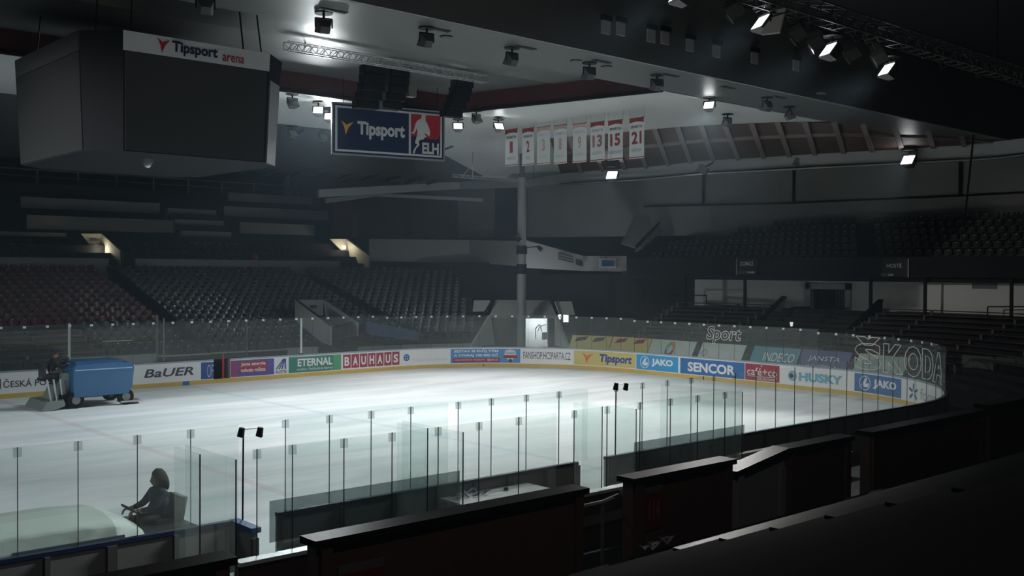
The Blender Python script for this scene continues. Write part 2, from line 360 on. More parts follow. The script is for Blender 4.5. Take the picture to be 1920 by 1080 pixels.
# ------------------------------------------------------------------ ceiling
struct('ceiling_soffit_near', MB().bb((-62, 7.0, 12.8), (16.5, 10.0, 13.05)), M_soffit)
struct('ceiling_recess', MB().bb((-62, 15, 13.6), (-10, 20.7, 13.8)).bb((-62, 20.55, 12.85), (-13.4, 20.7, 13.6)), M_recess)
struct('ceiling_recess_near', MB().bb((-62, 9.9, 13.58), (-10, 15, 13.8)), M_soffit)  # paler half of the recess, flood reflections put into its colour
mb = MB(); mb.bb((-62, 20.44, 12.78), (-13.3, 20.54, 13.6)); sect(mb, (-13.35, 20.5, 12.78, 13.6), (-10.85, 9.95, 12.78, 13.6), -0.1)
struct('ceiling_fascia_maroon', mb, M_maroon)
mb = MB(); mb.bb((-62, 20.36, 12.74), (-13.3, 20.52, 12.83)); sect(mb, (-13.4, 20.5, 12.74, 12.83), (-10.9, 9.95, 12.74, 12.83), -0.12)
struct('trim_1', mb, M_dark)
E1P = [at(q[0], q[1], 'z', 12.8) for q in ((1030, 259), (1105, 253.5), (1185, 246), (1270, 238), (1358, 233), (1457, 229), (1563, 228))]
A = [(-10.9, 9.9), (-13.35, 20.5), (-62, 20.5), (-62, 29.1), (-9.0, 29.1), (-4.3, 25.6)] + [(v.x, v.y) for v in E1P] + [(1.9, 9.95)]
struct('ceiling_soffit_end', MB().prism([(x, y, 12.8) for x, y in A], (0, 0, 0.2)), M_soffit_lit)
RIBS = [(1030, 259, 1052, 328), (1067, 256, 1090, 325), (1105, 253.5, 1130, 322), (1145, 250, 1172, 319), (1185, 246, 1212, 316), (1227, 242, 1253, 312), (1270, 238, 1295, 307), (1314, 235, 1338, 303), (1358, 233, 1385, 301), (1408, 230, 1432, 298), (1457, 229, 1480, 295),
        (1508, 228, 1528, 292), (1563, 228, 1582, 289), (1618, 233, 1635, 286), (1677, 239, 1692, 283), (1740, 246, 1750, 279), (1802, 255, 1808, 276), (1860, 264, 1863, 272)]
e1 = [at(q[0], q[1], 'z', 12.8) for q in RIBS]; e2 = [at(q[2], q[3], 'z', 12.55) for q in RIBS]; h2 = Vector((0, 0, 0.25))
mb = MB(); mb.loft([[a+h2*0.8, b+h2*0.4, b+h2*1.4, a+h2*1.8] for a, b in zip(e1, e2)])
cp = struct('ceiling_brown', mb, M_panel)
for a, b in zip(e1[1:-1], e2[1:-1]):
    n = (b-a).cross(Vector((0, 0, 1))).normalized()*0.13; MB().prism([a-n, b-n, b+n, a+n], (0, 0, 0.26)).build('ceiling_rib', M_rib, cp)
mb = MB(); q = [a.lerp(b, 0.40) for a, b in zip(e1, e2)]
for a, b in zip(q[:-1], q[1:]):
    n = (b-a).cross(Vector((0, 0, 1))).normalized()*0.10; mb.prism([a-n, b-n, b+n, a+n], (0, 0, 0.24))
mb.build('ceiling_cross_rib', M_rib, cp)
# light beam along the foot of the brown panels, with its pipe
e3 = e2 + [at(1930, 264, 'z', 12.55), Vector((e2[-1].x+0.6, -3, 12.55))]; mb = MB()
for a, b in zip(e3[:-1], e3[1:]): sect(mb, (a.x, a.y, 11.93, 12.72), (b.x, b.y, 11.93, 12.72), 0.3)
bm = struct('ceiling_beam_end', mb, M_beam)
mb = MB(); mb.path([(v.x-0.35, v.y-0.1, 11.80) for v in e3], 0.06); mb.build('pipe', M_alu, bm)
mb = MB(); mb.path([(v.x-0.05, v.y, 11.84) for v in e3], 0.09); mb.build('shadow_line', M_dark, bm)  # dark tube drawn as the shadow line under the beam
CE = e2[0]
# corner valley between the soffit and the lower beams, far slope, its beam
cv = [tuple(e1[0]), tuple(CE)] + [tuple(at(985, 341, 'z', 11.9)), tuple(at(908, 331, 'z', 12.0)), (-9.0, 29.1, 12.8), (-4.3, 25.6, 12.8)]
struct('ceiling_corner', MB().add(cv+[(x, y, z+0.2) for x, y, z in cv], [(0, 1, 2, 3, 4, 5), (6, 7, 8, 9, 10, 11)]+[(i, (i+1) % 6, 6+(i+1) % 6, 6+i) for i in range(6)]), M_soffit_lit)
k = at(908, 331, 'z', 12.0); mb = MB(); k2 = at(860, 343, 'y', 45.5)
sl = [(-62, 29.1, 12.8), (-9.0, 29.1, 12.8), (k.x, k.y, 12.0), (k2.x, 45.5, k2.z), (-62, 45.5, 11.2)]
mb.add(sl+[(x, y, z+0.2) for x, y, z in sl], [(0, 1, 2, 3, 4), (5, 6, 7, 8, 9)]+[(i, (i+1) % 5, 5+(i+1) % 5, 5+i) for i in range(5)])
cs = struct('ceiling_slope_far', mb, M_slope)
for i in range(26):
    x = -48+1.9*i
    y1 = 45.3; m = MB(); m.prism([(x-0.09, 29.3, 12.62), (x+0.09, 29.3, 12.62), (x+0.09+4.5, y1, 11.1+(x+62)/70*1.0), (x-0.09+4.5, y1, 11.1+(x+62)/70*1.0)], (0, 0, 0.2)); m.build('ceiling_rib', M_slope, cs)
mb = MB(); a, b, c = at(598, 362, 'y', 45.0), at(862, 347, 'y', 45.0), at(990, 345, 'z', 11.7)
sect(mb, (a.x, 45, a.z-0.3, a.z+0.25), (b.x, 45, b.z-0.3, b.z+0.25), 0.3); sect(mb, (b.x, 45, b.z-0.3, b.z+0.25), (c.x, c.y, c.z-0.2, c.z+0.3), 0.3); sect(mb, (c.x, c.y, c.z-0.2, c.z+0.3), (CE.x, CE.y, 11.93, 12.7), 0.3)
struct('ceiling_beam_corner', mb, M_beam)
# dark fascia and outer ceiling over the near stand
struct('wall_fascia', MB().bb((-62, 6.85, 12.80), (16.5, 6.99, 15.7)), M_fasc)
struct('ceiling_outer', MB().bb((-72, -30, 15.7), (30, 7, 15.9)), M_dark)
struct('ceiling_top', MB().bb((-72, 7, 16.0), (30, 75, 16.2)), M_dark)

def sn(x): return L1+2*AR+L2-RR-x                                  # outline position of a point x on the near side
def pix(p):
    d = p-CAM; z = d.dot(fw); return (960+1929*d.dot(rt)/z, 540-1929*d.dot(up)/z)
def s_at(px, off=0.0, z=0.65, lo=0.0, hi=71.0):
    return min((lo+0.02*k for k in range(int((hi-lo)/0.02))), key=lambda s: abs(pix(P(s, off, z))[0]-px))

# ------------------------------------------------------------------ dasher boards: every advertising section is a thing
NAVY2 = mat('ad_navy', (0.035, 0.085, 0.30), 0.45); BLUE = mat('ad_blue', (0.04, 0.15, 0.38), 0.45); LBLUE = mat('ad_lightblue', (0.05, 0.32, 0.62), 0.45)
GREEN = mat('ad_green', (0.05, 0.21, 0.16), 0.45); GREEN2 = mat('ad_green_light', (0.09, 0.33, 0.16), 0.45); ADRED = mat('ad_red', (0.32, 0.045, 0.07), 0.45); ADYEL = mat('ad_yellow', (0.60, 0.52, 0.20), 0.45)
PURP = mat('ad_purple', (0.09, 0.09, 0.33), 0.45); CRIM = mat('ad_crimson', (0.25, 0.06, 0.16), 0.45); SKY = mat('ad_sky', (0.10, 0.27, 0.52), 0.45); TEAL = mat('ad_teal', (0.10, 0.42, 0.60), 0.45); GREYT = mat('ad_greytext', (0.33, 0.36, 0.40), 0.5)
INK = mat('ad_ink', (0.05, 0.055, 0.07), 0.45); HUSK = mat('ad_husky', (0.16, 0.42, 0.58), 0.45); PALE = mat('ad_pale', (0.62, 0.64, 0.68), 0.5)
def board(label, s0, s1, group='advertising boards round the rink', inner=True, name='advert_board', gate=False, near=False):
    m = P((s0+s1)/2); t = thing(name, label, 'advertising board' if inner else 'rink board', (m.x, m.y, 0), group)
    if not gate:
        along(s0, s1, rect(0.0, -0.05, 0.2, 1.10)).build('panel', M_white, t)
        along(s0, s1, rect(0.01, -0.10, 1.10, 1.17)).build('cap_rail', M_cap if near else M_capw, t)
    along(s0, s1, rect(0.02, -0.05, 0.0, 0.2)).build('kick_strip', M_yellow, t)
    if near:
        along(s0+0.02, s1-0.02, rect(-0.05, -0.075, 0.06, 1.09)).build('backing', M_frame, t)
        n = max(1, round((s1-s0)/1.15))
        for k in range(n+1):
            s = s0+0.04+(s1-s0-0.08)*k/n; along(s-0.04, s+0.04, rect(-0.075, -0.16, 0.0, 1.10)).build('post', M_post, t)
        along(s0, s1, rect(-0.075, -0.13, 0.55, 0.62)).build('rail', M_post, t)
    return t
bf = lambda o=0.02: (lambda u, v: P(u, o, v))
F1, F2, F3 = bf(0.006), bf(0.012), bf(0.018)
def field(t, s0, s1, m, v0=0.24, v1=1.055, name='printed_field', f=None):
    mb = MB(); strip(mb, s0, s1, v0, v1, f or F1, max(2, int((s1-s0)/0.4))); return mb.build(name, m, t, fix=False)
def words(t, body, box, m, bold=0.0, shear=0.0, f=None, name='lettering'):
    mb = MB(); letters(mb, body, box, f or F2, bold, shear); return mb.build(name, m, t, fix=False)

t = board('plain white rink board at the far left edge of the picture', 6.0, 13.0)
t = board('white board with dark ČESKÁ PO lettering left of the blue ice machine', 13.0, 18.6)
field(t, 14.95, 15.19, M_redd, 0.42, 0.86, 'red_mark'); words(t, 'ČESKÁ PO', (15.28, 17.05, 0.46, 0.84), INK, 0.01)
t = board('blank white board right behind the blue ice machine', 18.6, 20.76)
t = board('white board with slanted black BAUER lettering', 20.76, 24.18); words(t, 'BaUER', (21.46, 23.9, 0.48, 0.88), INK, 0.02, 0.35)
mb = MB(); strip(mb, 23.26, 23.60, 0.0, 0.2, bf(0.026), 2); mb.build('blue_line_mark', BLUE, t, fix=False)
t = board('short navy board with white OF outline letters beside the open gate', 24.18, 24.86); field(t, 24.2, 24.86, NAVY2); words(t, 'OF', (24.52, 24.84, 0.32, 0.92), M_txtw, -0.02)
t = board('open gateway in the far boards with a red post', 24.86, 25.72, None, gate=True, name='board_gate')
MB().tube(P(25.4, -0.1, 0.2), P(25.4, -0.1, 1.42), 0.05, 8).build('red_post', M_red, t)
along(25.62, 25.72, rect(0, -0.6, 0.2, 1.15)).build('gate_edge', M_post, t); along(24.86, 25.62, rect(-0.7, -0.75, 0.15, 1.0)).build('gap_shade', M_dark, t)  # dark sheet stands in for the unlit gap behind the gateway
t = board('purple board reading Jsme energie tohoto města in a red block', 25.72, 28.14); field(t, 25.74, 28.14, PURP); field(t, 25.74, 26.15, CRIM, 0.24, 1.055, 'red_edge', F2)
field(t, 26.22, 27.75, ADRED, 0.42, 0.98, 'red_block', F2); words(t, 'Jsme energie', (26.3, 27.65, 0.71, 0.94), M_txtw, 0.02, f=F3); words(t, 'tohoto města', (26.3, 27.65, 0.45, 0.66), M_txtw, 0.02, f=F3)
t = board('narrow white AUSTIS board with a striped triangle', 28.14, 28.94); words(t, 'AUSTIS', (28.2, 28.86, 0.27, 0.42), INK, 0.01)
mb = MB()
for k in range(3): poly(mb, [(28.22+0.16*k, 0.48), (28.30+0.16*k, 0.48), (28.70+0.04*k, 1.0), (28.64+0.04*k, 1.0)], F2)
poly(mb, [(28.74, 0.48), (28.82, 0.48), (28.82, 1.0), (28.74, 1.0)], F2); mb.build('logo', NAVY2, t, fix=False)
t = board('green ETERNAL board with a lighter green end', 28.94, 32.16); field(t, 28.98, 31.66, GREEN); field(t, 31.66, 32.14, GREEN2, name='light_field')
words(t, 'ETERNAL', (29.5, 31.6, 0.55, 0.95), M_txtw, 0.03); words(t, 'vodou ředitelné barvy', (29.45, 31.62, 0.29, 0.49), M_txtw)
t = board('white BAUHAUS board with seven red letter squares', 32.16, 36.18)
for k, ch in enumerate('BAUHAUS'):
    a = 32.26+0.535*k; sq = field(t, a, a+0.49, ADRED, 0.29, 1.03, 'red_square'); mb = MB(); letters(mb, ch, (a+0.09, a+0.4, 0.42, 0.90), F2, 0.035); mb.build('letter', M_txtw, sq, fix=False)
t = board('white board with a round blue emblem and faint grey lettering', 36.18, 39.1); words(t, 'ČESKÁ LÉKÁRNA', (36.8, 38.95, 0.42, 0.62), PALE)
mb = MB(); ring(mb, (36.42, 0.66), 0.2, 0.08, F2); strip(mb, 36.39, 36.45, 0.5, 0.82, F2, 1); strip(mb, 36.3, 36.54, 0.63, 0.69, F3, 1); mb.build('emblem', BLUE, t, fix=False)
t = board('sky blue board reading SESTAV SI SVŮJ TÝM with a red strip', 39.1, 43.28); field(t, 39.16, 43.24, SKY)
words(t, 'SESTAV SI SVŮJ TÝM', (39.35, 41.95, 0.82, 1.04), M_txtw, 0.03); words(t, 'A VYHRAJ 100 000 KČ', (39.35, 41.95, 0.58, 0.79), M_txtw, 0.03)
field(t, 39.3, 42.05, ADRED, 0.29, 0.53, 'red_strip', F2); words(t, 'HRAJ FANTASY HOKEJ NA', (39.4, 41.2, 0.35, 0.46), M_txtw, f=F3); words(t, 'iSport.cz', (41.3, 41.95, 0.32, 0.50), M_txtw, 0.01, 0.2, F3)
mb = MB(); poly(mb, [(42.3, 0.62), (42.35, 0.95), (42.65, 1.02), (42.95, 0.95), (43.0, 0.62), (42.65, 0.3)], F2); mb.build('shield', PALE, t, fix=False)
field(t, 42.28, 43.06, ADRED, 0.52, 0.68, 'shield_band', F3); mb = MB(); disc(mb, (42.66, 0.37), 0.1, F3); mb.build('puck', INK, t, fix=False); words(t, 'Fantasy', (42.4, 42.92, 0.72, 0.88), INK, f=F3)
MB().bb(P(41.08, 0.03, 0.04), P(41.12, 0.02, 0.16)).build('board_hole', M_dark, t)
t = board('white board with tall thin FANSHOP.HCSPARTA.CZ lettering', 43.28, 46.38); words(t, 'FANSHOP.HCSPARTA.CZ', (43.42, 46.22, 0.48, 0.90), INK)
t = board('yellow board with blue slanted Tipsport lettering and orange bird', 46.38, 50.52); field(t, 46.42, 50.5, ADYEL)
mb = MB(); bird(mb, (47.3, 0.64), 0.75, 0.62, F2); mb.build('bird_logo', M_orange, t, fix=False); words(t, 'Tipsport', (48.0, 50.2, 0.33, 0.92), NAVY2, 0.04, 0.15)
def jako(t, s0, s1, m):
    field(t, s0, s1, m); c = (s0+0.62*(s1-s0)/3.0, 0.65)
    mb = MB(); ring(mb, c, 0.33, 0.035, F2); poly(mb, [(c[0]-0.22, c[1]-0.12), (c[0]+0.03, c[1]+0.24), (c[0]+0.12, c[1]+0.22), (c[0]+0.02, c[1]-0.08)], F2); poly(mb, [(c[0]-0.16, c[1]-0.18), (c[0]+0.06, c[1]-0.02), (c[0]+0.24, c[1]+0.02), (c[0]+0.2, c[1]-0.18)], F2); mb.build('sail_logo', M_txtw, t, fix=False)
    words(t, 'JAKO', (s0+1.12*(s1-s0)/3.0, s1-0.35, 0.44, 0.88), M_txtw, 0.045)
t = board('light blue JAKO board between yellow Tipsport and blue SENCOR', 50.52, 53.56); jako(t, 50.54, 53.46, LBLUE)
t = board('blue SENCOR board with wide white lettering', 53.56, 57.68); field(t, 53.6, 57.66, BLUE); words(t, 'SENCOR', (54.1, 57.1, 0.38, 0.88), M_txtw, 0.035)
MB().bb(P(55.11, 0.035, 0.02), P(55.17, 0.02, 0.19)).build('board_hole', M_dark, t)
t = board('dark red café+co board with DELIKOMAT below a white line', 57.68, 59.70); field(t, 57.7, 59.68, ADRED); words(t, 'café+co', (57.82, 59.55, 0.50, 0.88), M_txtw, 0.0)
field(t, 57.82, 59.55, M_txtw, 0.44, 0.46, 'line', F2); words(t, 'DELIKOMAT', (58.4, 59.55, 0.28, 0.40), M_txtw); mb = MB(); poly(mb, [(58.6, 0.92), (58.66, 0.98), (58.62, 1.04), (58.72, 0.97)], F3); mb.build('flame', M_txtw, t, fix=False)
t = board('white HUSKY board with pale blue block lettering', 59.70, 63.76); words(t, 'HUSKY', (60.75, 63.1, 0.42, 0.84), HUSK, 0.05)
mb = MB(); ring(mb, (60.4, 0.64), 0.24, 0.09, F2); mb.build('ring_logo', HUSK, t, fix=False); mb = MB(); disc(mb, (60.36, 0.64), 0.12, F3); mb.build('dot', INK, t, fix=False)
t = board('mid blue JAKO board at the right between HUSKY and fontana', 63.76, 66.84); jako(t, 63.78, 66.78, BLUE)
t = board('white fontana board with a dark blue swirl in the right corner', 66.84, 71.4); words(t, 'fontana', (68.35, 71.0, 0.38, 0.86), GREYT, 0.0)
mb = MB()
for k in range(5):
    a = PI*(0.5+0.36*(k-2)); poly(mb, [(67.75+0.1*math.cos(a+0.5), 0.6+0.1*math.sin(a+0.5)), (67.75+0.4*math.cos(a+0.12), 0.6+0.4*math.sin(a+0.12)), (67.75+0.36*math.cos(a-0.2), 0.6+0.36*math.sin(a-0.2)), (67.75+0.1*math.cos(a-0.5), 0.6+0.1*math.sin(a-0.5))], F2)
mb.build('swirl_logo', NAVY2, t, fix=False)
GN = 'near side boards seen from behind'
NB = [(71.4, 74.4, 'in the right corner where the boards turn'), (74.4, 77.6, 'just left of the right corner'), (77.6, sn(-13.3), 'below the glass in front of the wall numbered 112'), (sn(-13.3), sn(-16.2), 'right of the smoked sheet by the players bench'), (sn(-16.2), sn(-19.6), 'at the right end of the players bench'),
      (sn(-19.6), sn(-22.2), 'behind the right smoked sheet, right part'), (sn(-22.2), sn(-24.9), 'right of the gap by the white step, with a blue end'), (sn(-25.85), sn(-28.0), 'at the right end of the timekeeper box'), (sn(-28.0), sn(-30.9), 'in front of the timekeeper table'), (sn(-30.9), sn(-33.6), 'behind the left smoked sheet'),
      (sn(-34.45), sn(-36.6), 'left of the open gate'), (sn(-36.6), sn(-38.6), 'in front of the white ice machine, left part'), (sn(-38.6), sn(-41.0), 'at the bottom left edge of the picture')]
for a, b, wh in NB: board('grey backed rink board ' + wh, a, b, GN, inner=False, name='rink_board', near=True)
# open gate leaf swung back to the walkway
t = thing('gate_leaf', 'open rink gate with a blue padded top at the gap in the near boards', 'gate', (-34.42, -0.4, 0))
MB().bb((-34.46, -0.80, 0.2), (-34.38, 0.0, 1.08)).build('panel', M_alu, t); MB().bb((-34.5, -0.82, 1.08), (-34.32, 0.02, 1.17)).build('cap_rail', mat('gate_blue', (0.06, 0.13, 0.30), 0.3), t)
mb = MB(); [mb.bb((-34.385, -0.7+0.2*k, 0.25), (-34.36, -0.66+0.2*k, 1.05)) for k in range(4)]; mb.build('ribs', M_steel, t)
MB().bb((-34.50, -0.86, 0.0), (-34.38, -0.78, 1.0)).build('hinge_post', M_post, t)

# ------------------------------------------------------------------ protective glass, pane by pane
def pane(label, group, s0, s1, z1, m, z0=1.17, off=-0.03, near=False, f=None, clip=True):
    f = f or (lambda s, o, z: P(s, o, z)); n = max(1, int(abs(s1-s0)/0.5)); mb = MB()
    mb.loft([[f(s0+(s1-s0)*k/n, o, z) for o, z in rect(off, off-0.012, z0, z1)] for k in range(n+1)])
    c = f((s0+s1)/2, off, z0); t = thing('rink_glass', label, 'glass pane', (c.x, c.y, z0), group); mb.build('pane', m, t)
    w_ = 0.009 if near else 0.007
    MB().loft([[f(s, o, z) for o, z in rect(off+0.004, off-0.016, z0, z1)] for s in (s0-w_/2, s0+w_/2)]).build('joint', M_joint, t)
    if clip: 
        k = 0.06
        MB().loft([[f(s, o, z) for o, z in rect(off+0.015, off-0.03, z1-(0.15 if near else 0.11), z1-0.01)] for s in (s0-k, s0+k)]).build('clip', G_clip if near else M_clipw, t)
    return t
n0 = 9.5; i = 0; s = n0
segs = []
while s < 92.0:
    e = min(s+0.95, 92.2)
    segs.append((s, e)); s = e
cnt = {}
for a, b in segs:
    m_ = (a+b)/2
    if m_ < L1: g, z1, m = 'glass panes on the far side boards', 3.08, G_far
    elif m_ < L1+AR: g, z1, m = 'glass panes round the far corner', 3.0, G_far
    elif m_ < L1+AR+L2: g, z1, m = 'glass panes on the end boards', 2.92, G_far
    elif m_ < L1+2*AR+L2: g, z1, m = 'glass panes round the right corner', 2.8, G_near
    else: g, z1, m = 'glass panes on the near boards right of the gate', 2.84, G_near
    if g.endswith('gate'): continue
    k = cnt.get(g, 0); cnt[g] = k+1
    pane('clear glass pane, %s from the left, %s' % (nth(k), g.replace('glass panes ', '')), g, a, b, z1, m, clip=(m_ < 70))
XA = [-34.35, -35.23, -36.15, -37.10, -38.0, -38.95, -39.9]
for k, (a, b) in enumerate(zip(XA[1:], XA[:-1])): pane('tall glass pane in front of the white ice machine, %s left of the open gate' % nth(k), 'near glass left of the gate', sn(a), sn(b), 2.84, G_near, near=True)
XB = [-33.42, -32.49, -31.55, -30.60, -29.65]; XC = [-29.38, -28.47, -27.45, -26.44, -25.5]
for k, (a, b) in enumerate(zip(XB[:-1], XB[1:])): pane('rinkside glass pane of the left penalty box, %s from the gate' % nth(k), 'rinkside glass of the boxes', sn(a), sn(b), 2.84, G_near, near=True)
for k, (a, b) in enumerate(zip(XC[:-1], XC[1:])): pane('rinkside glass pane beside the timekeeper table, %s right of the double joint' % nth(k), 'rinkside glass of the boxes', sn(a), sn(b), 2.84, G_near, near=True)
x = -24.52; k = 0
while x < -9.6:
    b = min(x+0.955, -9.55); pane('rinkside glass pane right of the lamp pole by the gap, %s along' % nth(k), 'rinkside glass of the players bench', sn(x), sn(b), 2.84, G_near, near=True, clip=(x < -19.5)); x = b; k += 1
fy = lambda y: (lambda s, o, z: Vector((s, y+o, z)))
XD = [-35.3, -34.69, -33.75, -32.80, -31.82, -30.89, -29.92, -28.94]; XE = [-28.45, -27.5, -26.49, -25.5, -24.56, -23.56, -22.9]
for L_, nm in ((XD, 'left'), (XE, 'right')):
    for k, (a, b) in enumerate(zip(L_[:-1], L_[1:])): pane('rear glass pane behind the %s box, %s from the left, nearer the stand' % (nm, nth(k)), 'rear glass behind the boxes', a, b, 2.84, G_near, 1.2, 0, True, fy(-2.5))
fx = lambda x: (lambda s, o, z: Vector((x+o, s, z)))
for k, (x, a, b, wh) in enumerate(((-36.15, -2.38, -1.5, 'short cross pane left of the open gate, the farther left one'), (-35.94, -3.1, -1.42, 'long cross pane left of the open gate'), (-32.04, -2.5, -1.6, 'cross glass pane inside the left box under the clip'), (-31.86, -3.25, -1.5, 'longer cross pane inside the left box'),
                                   (-27.6, -2.47, -1.66, 'cross glass pane at the right end of the timekeeper box'), (-27.35, -3.16, -1.66, 'cross glass pane beside the lamp pole at the white step'), (-23.3, -2.8, -0.4, 'cross glass pane at the right end of the smoked sheet'))):
    pane(wh, 'cross glass between the boxes', a, b, 2.84, G_near, 1.0, 0, True, fx(x), clip=False)
# smoked sheets stuck on the rear glass
for x0, x1, wh in ((-35.1, -31.36, 'left smoked grey sheet on the rear glass above the dark box'), (-26.7, -22.85, 'right smoked grey sheet on the rear glass by the players bench')):
    tag(MB().bb((x0, -2.54, 1.38), (x1, -2.53, 2.02)).build('smoked_sheet', G_film), wh, 'banner', 'smoked sheets on the rear glass')
# posts on the far boards
for x, r, z1, m, lb in ((-26.95, 0.055, 3.12, M_clipw, 'white post on the far boards above the blue ice machine'), (-15.24, 0.055, 3.05, M_clipw, 'white post on the far boards above the green ETERNAL board'), (-22.95, 0.06, 3.4, M_post, 'dark grey post on the far boards above the BAUER board, left of a pair'), (-22.62, 0.035, 3.25, M_frame, 'thin grey post on the far boards, right of the dark one'), (-18.33, 0.04, 3.05, M_post, 'dark post on the far boards above the AUSTIS board')):
    t = thing('glass_post', lb, 'post', (x, W+0.09, 1.1)); MB().tube((x, W+0.09, 1.17), (x, W+0.09, z1), r, 10).build('shaft', m, t); MB().box((x, W+0.09, 1.2), (0.16, 0.12, 0.06)).build('foot', M_post, t)
# lamps on thin poles at both gates
def pole_lamps(x, z, lb):
    t = thing('lamp_pole', lb, 'pole lamp', (x, -0.05, 0)); MB().tube((x, -0.05, 0.0), (x+0.02, -0.05, z), 0.016, 6).build('pole', M_dark, t)
    MB().path([(x+0.02, -0.05, z), (x+0.0, -0.05, z+0.12), (x+0.30, -0.10, z+0.13), (x+0.30, -0.1, z+0.05)], 0.008, 5).build('arm', M_alu, t)
    for dx, dz in ((-0.06, 0.10), (0.30, 0.07)):
        h = MB().tube((x+dx, -0.1, z+dz-0.09), (x+dx+0.02, -0.12, z+dz+0.07), 0.065, 10, 0.05).build('lamp_head', M_dark, t); MB().tube((x+dx-0.005, -0.1, z+dz-0.10), (x+dx, -0.1, z+dz-0.09), 0.055, 10).build('lens', M_steel, h)
pole_lamps(-34.28, 2.62, 'thin pole with two dark lamps at the open gate'); pole_lamps(-24.56, 2.74, 'thin pole with two dark lamps by the white step')
# box interior: rear wall, steps, table, chairs
t = thing('box_rear_wall', 'low brown wall with a white top edge under the rear glass', 'wall', (-29, -2.55, 0))
MB().bb((-35.65, -2.6, 0), (-22.9, -2.45, 1.13)).build('panel', M_wood2, t); MB().bb((-35.65, -2.66, 1.13), (-22.9, -2.43, 1.19)).build('top_edge', M_alu, t); MB().bb((-35.65, -2.68, 0.55), (-22.9, -2.6, 0.72)).build('ledge', M_post, t)
def bench_box(x0, x1, y0, y1, z, lb, m=None):
    t = thing('bench', lb, 'bench', ((x0+x1)/2, (y0+y1)/2, 0)); n = 3; d = (y1-y0)/n
    for k in range(n): MB().bb((x0, y0+d*k+0.02, z-0.04), (x1, y0+d*(k+1)-0.02, z)).build('plank', m or M_greyl, t)
    MB().bb((x0+0.05, y0+0.04, 0), (x1-0.05, y1-0.04, z-0.04)).build('base', M_greyl, t)
bench_box(-36.0, -34.95, -2.3, -1.2, 0.62, 'white planked bench left of the open gate'); bench_box(-32.9, -31.55, -2.2, -1.3, 0.62, 'white planked bench inside the left box')
t = thing('step_platform', 'white step platform at the gap right of the timekeeper box', 'platform', (-25.9, -1.3, 0)); MB().bb((-26.8, -2.4, 0), (-24.95, -0.40, 0.45)).build('top', M_greyl, t); MB().bb((-26.8, -0.40, 0.28), (-24.95, -0.2, 0.40)).build('nosing', M_white, t)
t = thing('bench', 'dark bench with a pale top rail behind the right smoked sheet', 'bench', (-21.3, -1.4, 0)); MB().bb((-24.3, -1.7, 0.5), (-16.5, -1.1, 0.56)).build('seat', M_wood2, t); MB().bb((-22.6, -2.3, 1.15), (-19.2, -2.15, 1.28)).build('top_rail', M_greyl, t)
for x in (-24, -21.5, -19, -16.8): MB().bb((x, -1.65, 0), (x+0.08, -1.15, 0.5)).build('leg', M_post, t)
t = thing('timekeeper_table', 'white topped table with papers in the timekeeper box', 'table', (-28.6, -0.7, 0)); MB().bb((-30.0, -1.05, 0.90), (-27.6, -0.22, 0.94)).build('tabletop', M_white, t)
for x in (-29.9, -27.75):
    for y in (-1.0, -0.3): MB().bb((x, y, 0), (x+0.06, y+0.06, 0.90)).build('leg', M_post, t)
MB().bb((-30.0, -1.06, 0.5), (-27.6, -1.04, 0.9)).build('apron', M_wood2, t)
mb = MB()
for k in range(16):
    a = Vector((-29.3+random.uniform(-0.3, 0.35), -0.42+random.uniform(-0.2, 0.2), 0.95)); mb.path([a, a+Vector((random.uniform(-.2, .2), random.uniform(-.1, .1), 0.08)), a+Vector((random.uniform(-.25, .25), random.uniform(-.12, .12), 0.02))], 0.012, 5)
tag(mb.build('cable_tangle', mat('cable_grey', (0.25, 0.27, 0.33), 0.5)), 'tangle of grey cables lying on the timekeeper table', 'cable')
tag(MB().tube((-28.45, -0.5, 0.94), (-28.45, -0.5, 1.0), 0.05, 10).build('puck', M_dark), 'small dark puck on the white timekeeper table', 'puck')
def chair(x, y, rz, lb, first=[None]):
    t = thing('chair', lb, 'chair', (x, y, 0), 'dark chairs in the timekeeper box', rz)
    o = t.location.copy(); t.rotation_euler = (0, 0, 0)
    MB().box((x, y, 0.46), (0.46, 0.44, 0.05)).build('seat', M_blackp, t)
    mb = MB(); mb.loft([[(x+u, y-0.2-0.05*(1-(u/0.25)**2)-0.1*v, 0.55+0.42*v+0.03*(1-(u/0.25)**2)*v) for v in (0, 0.5, 1)] + [(x+u, y-0.23-0.05*(1-(u/0.25)**2)-0.1*v, 0.55+0.42*v) for v in (1, 0.5, 0)] for u in (-0.25, -0.15, 0, 0.15, 0.25)]); mb.build('backrest', M_blackp, t)
    for dx in (-0.2, 0.2):
        for dy in (-0.19, 0.19): MB().tube((x+dx, y+dy, 0), (x+dx*0.9, y+dy*0.9, 0.45), 0.014, 6).build('leg', M_steel, t)
    t.rotation_euler = (0, 0, rz)
for x, lb in ((-30.95, 'leftmost dark chair at the timekeeper table'), (-30.2, 'second dark chair from the left at the timekeeper table'), (-29.4, 'dark chair in front of the cable tangle'), (-28.55, 'dark chair in front of the puck on the table'), (-27.75, 'rightmost dark chair, apart at the table end')): chair(x, -1.55, random.uniform(-.15, .15), lb)

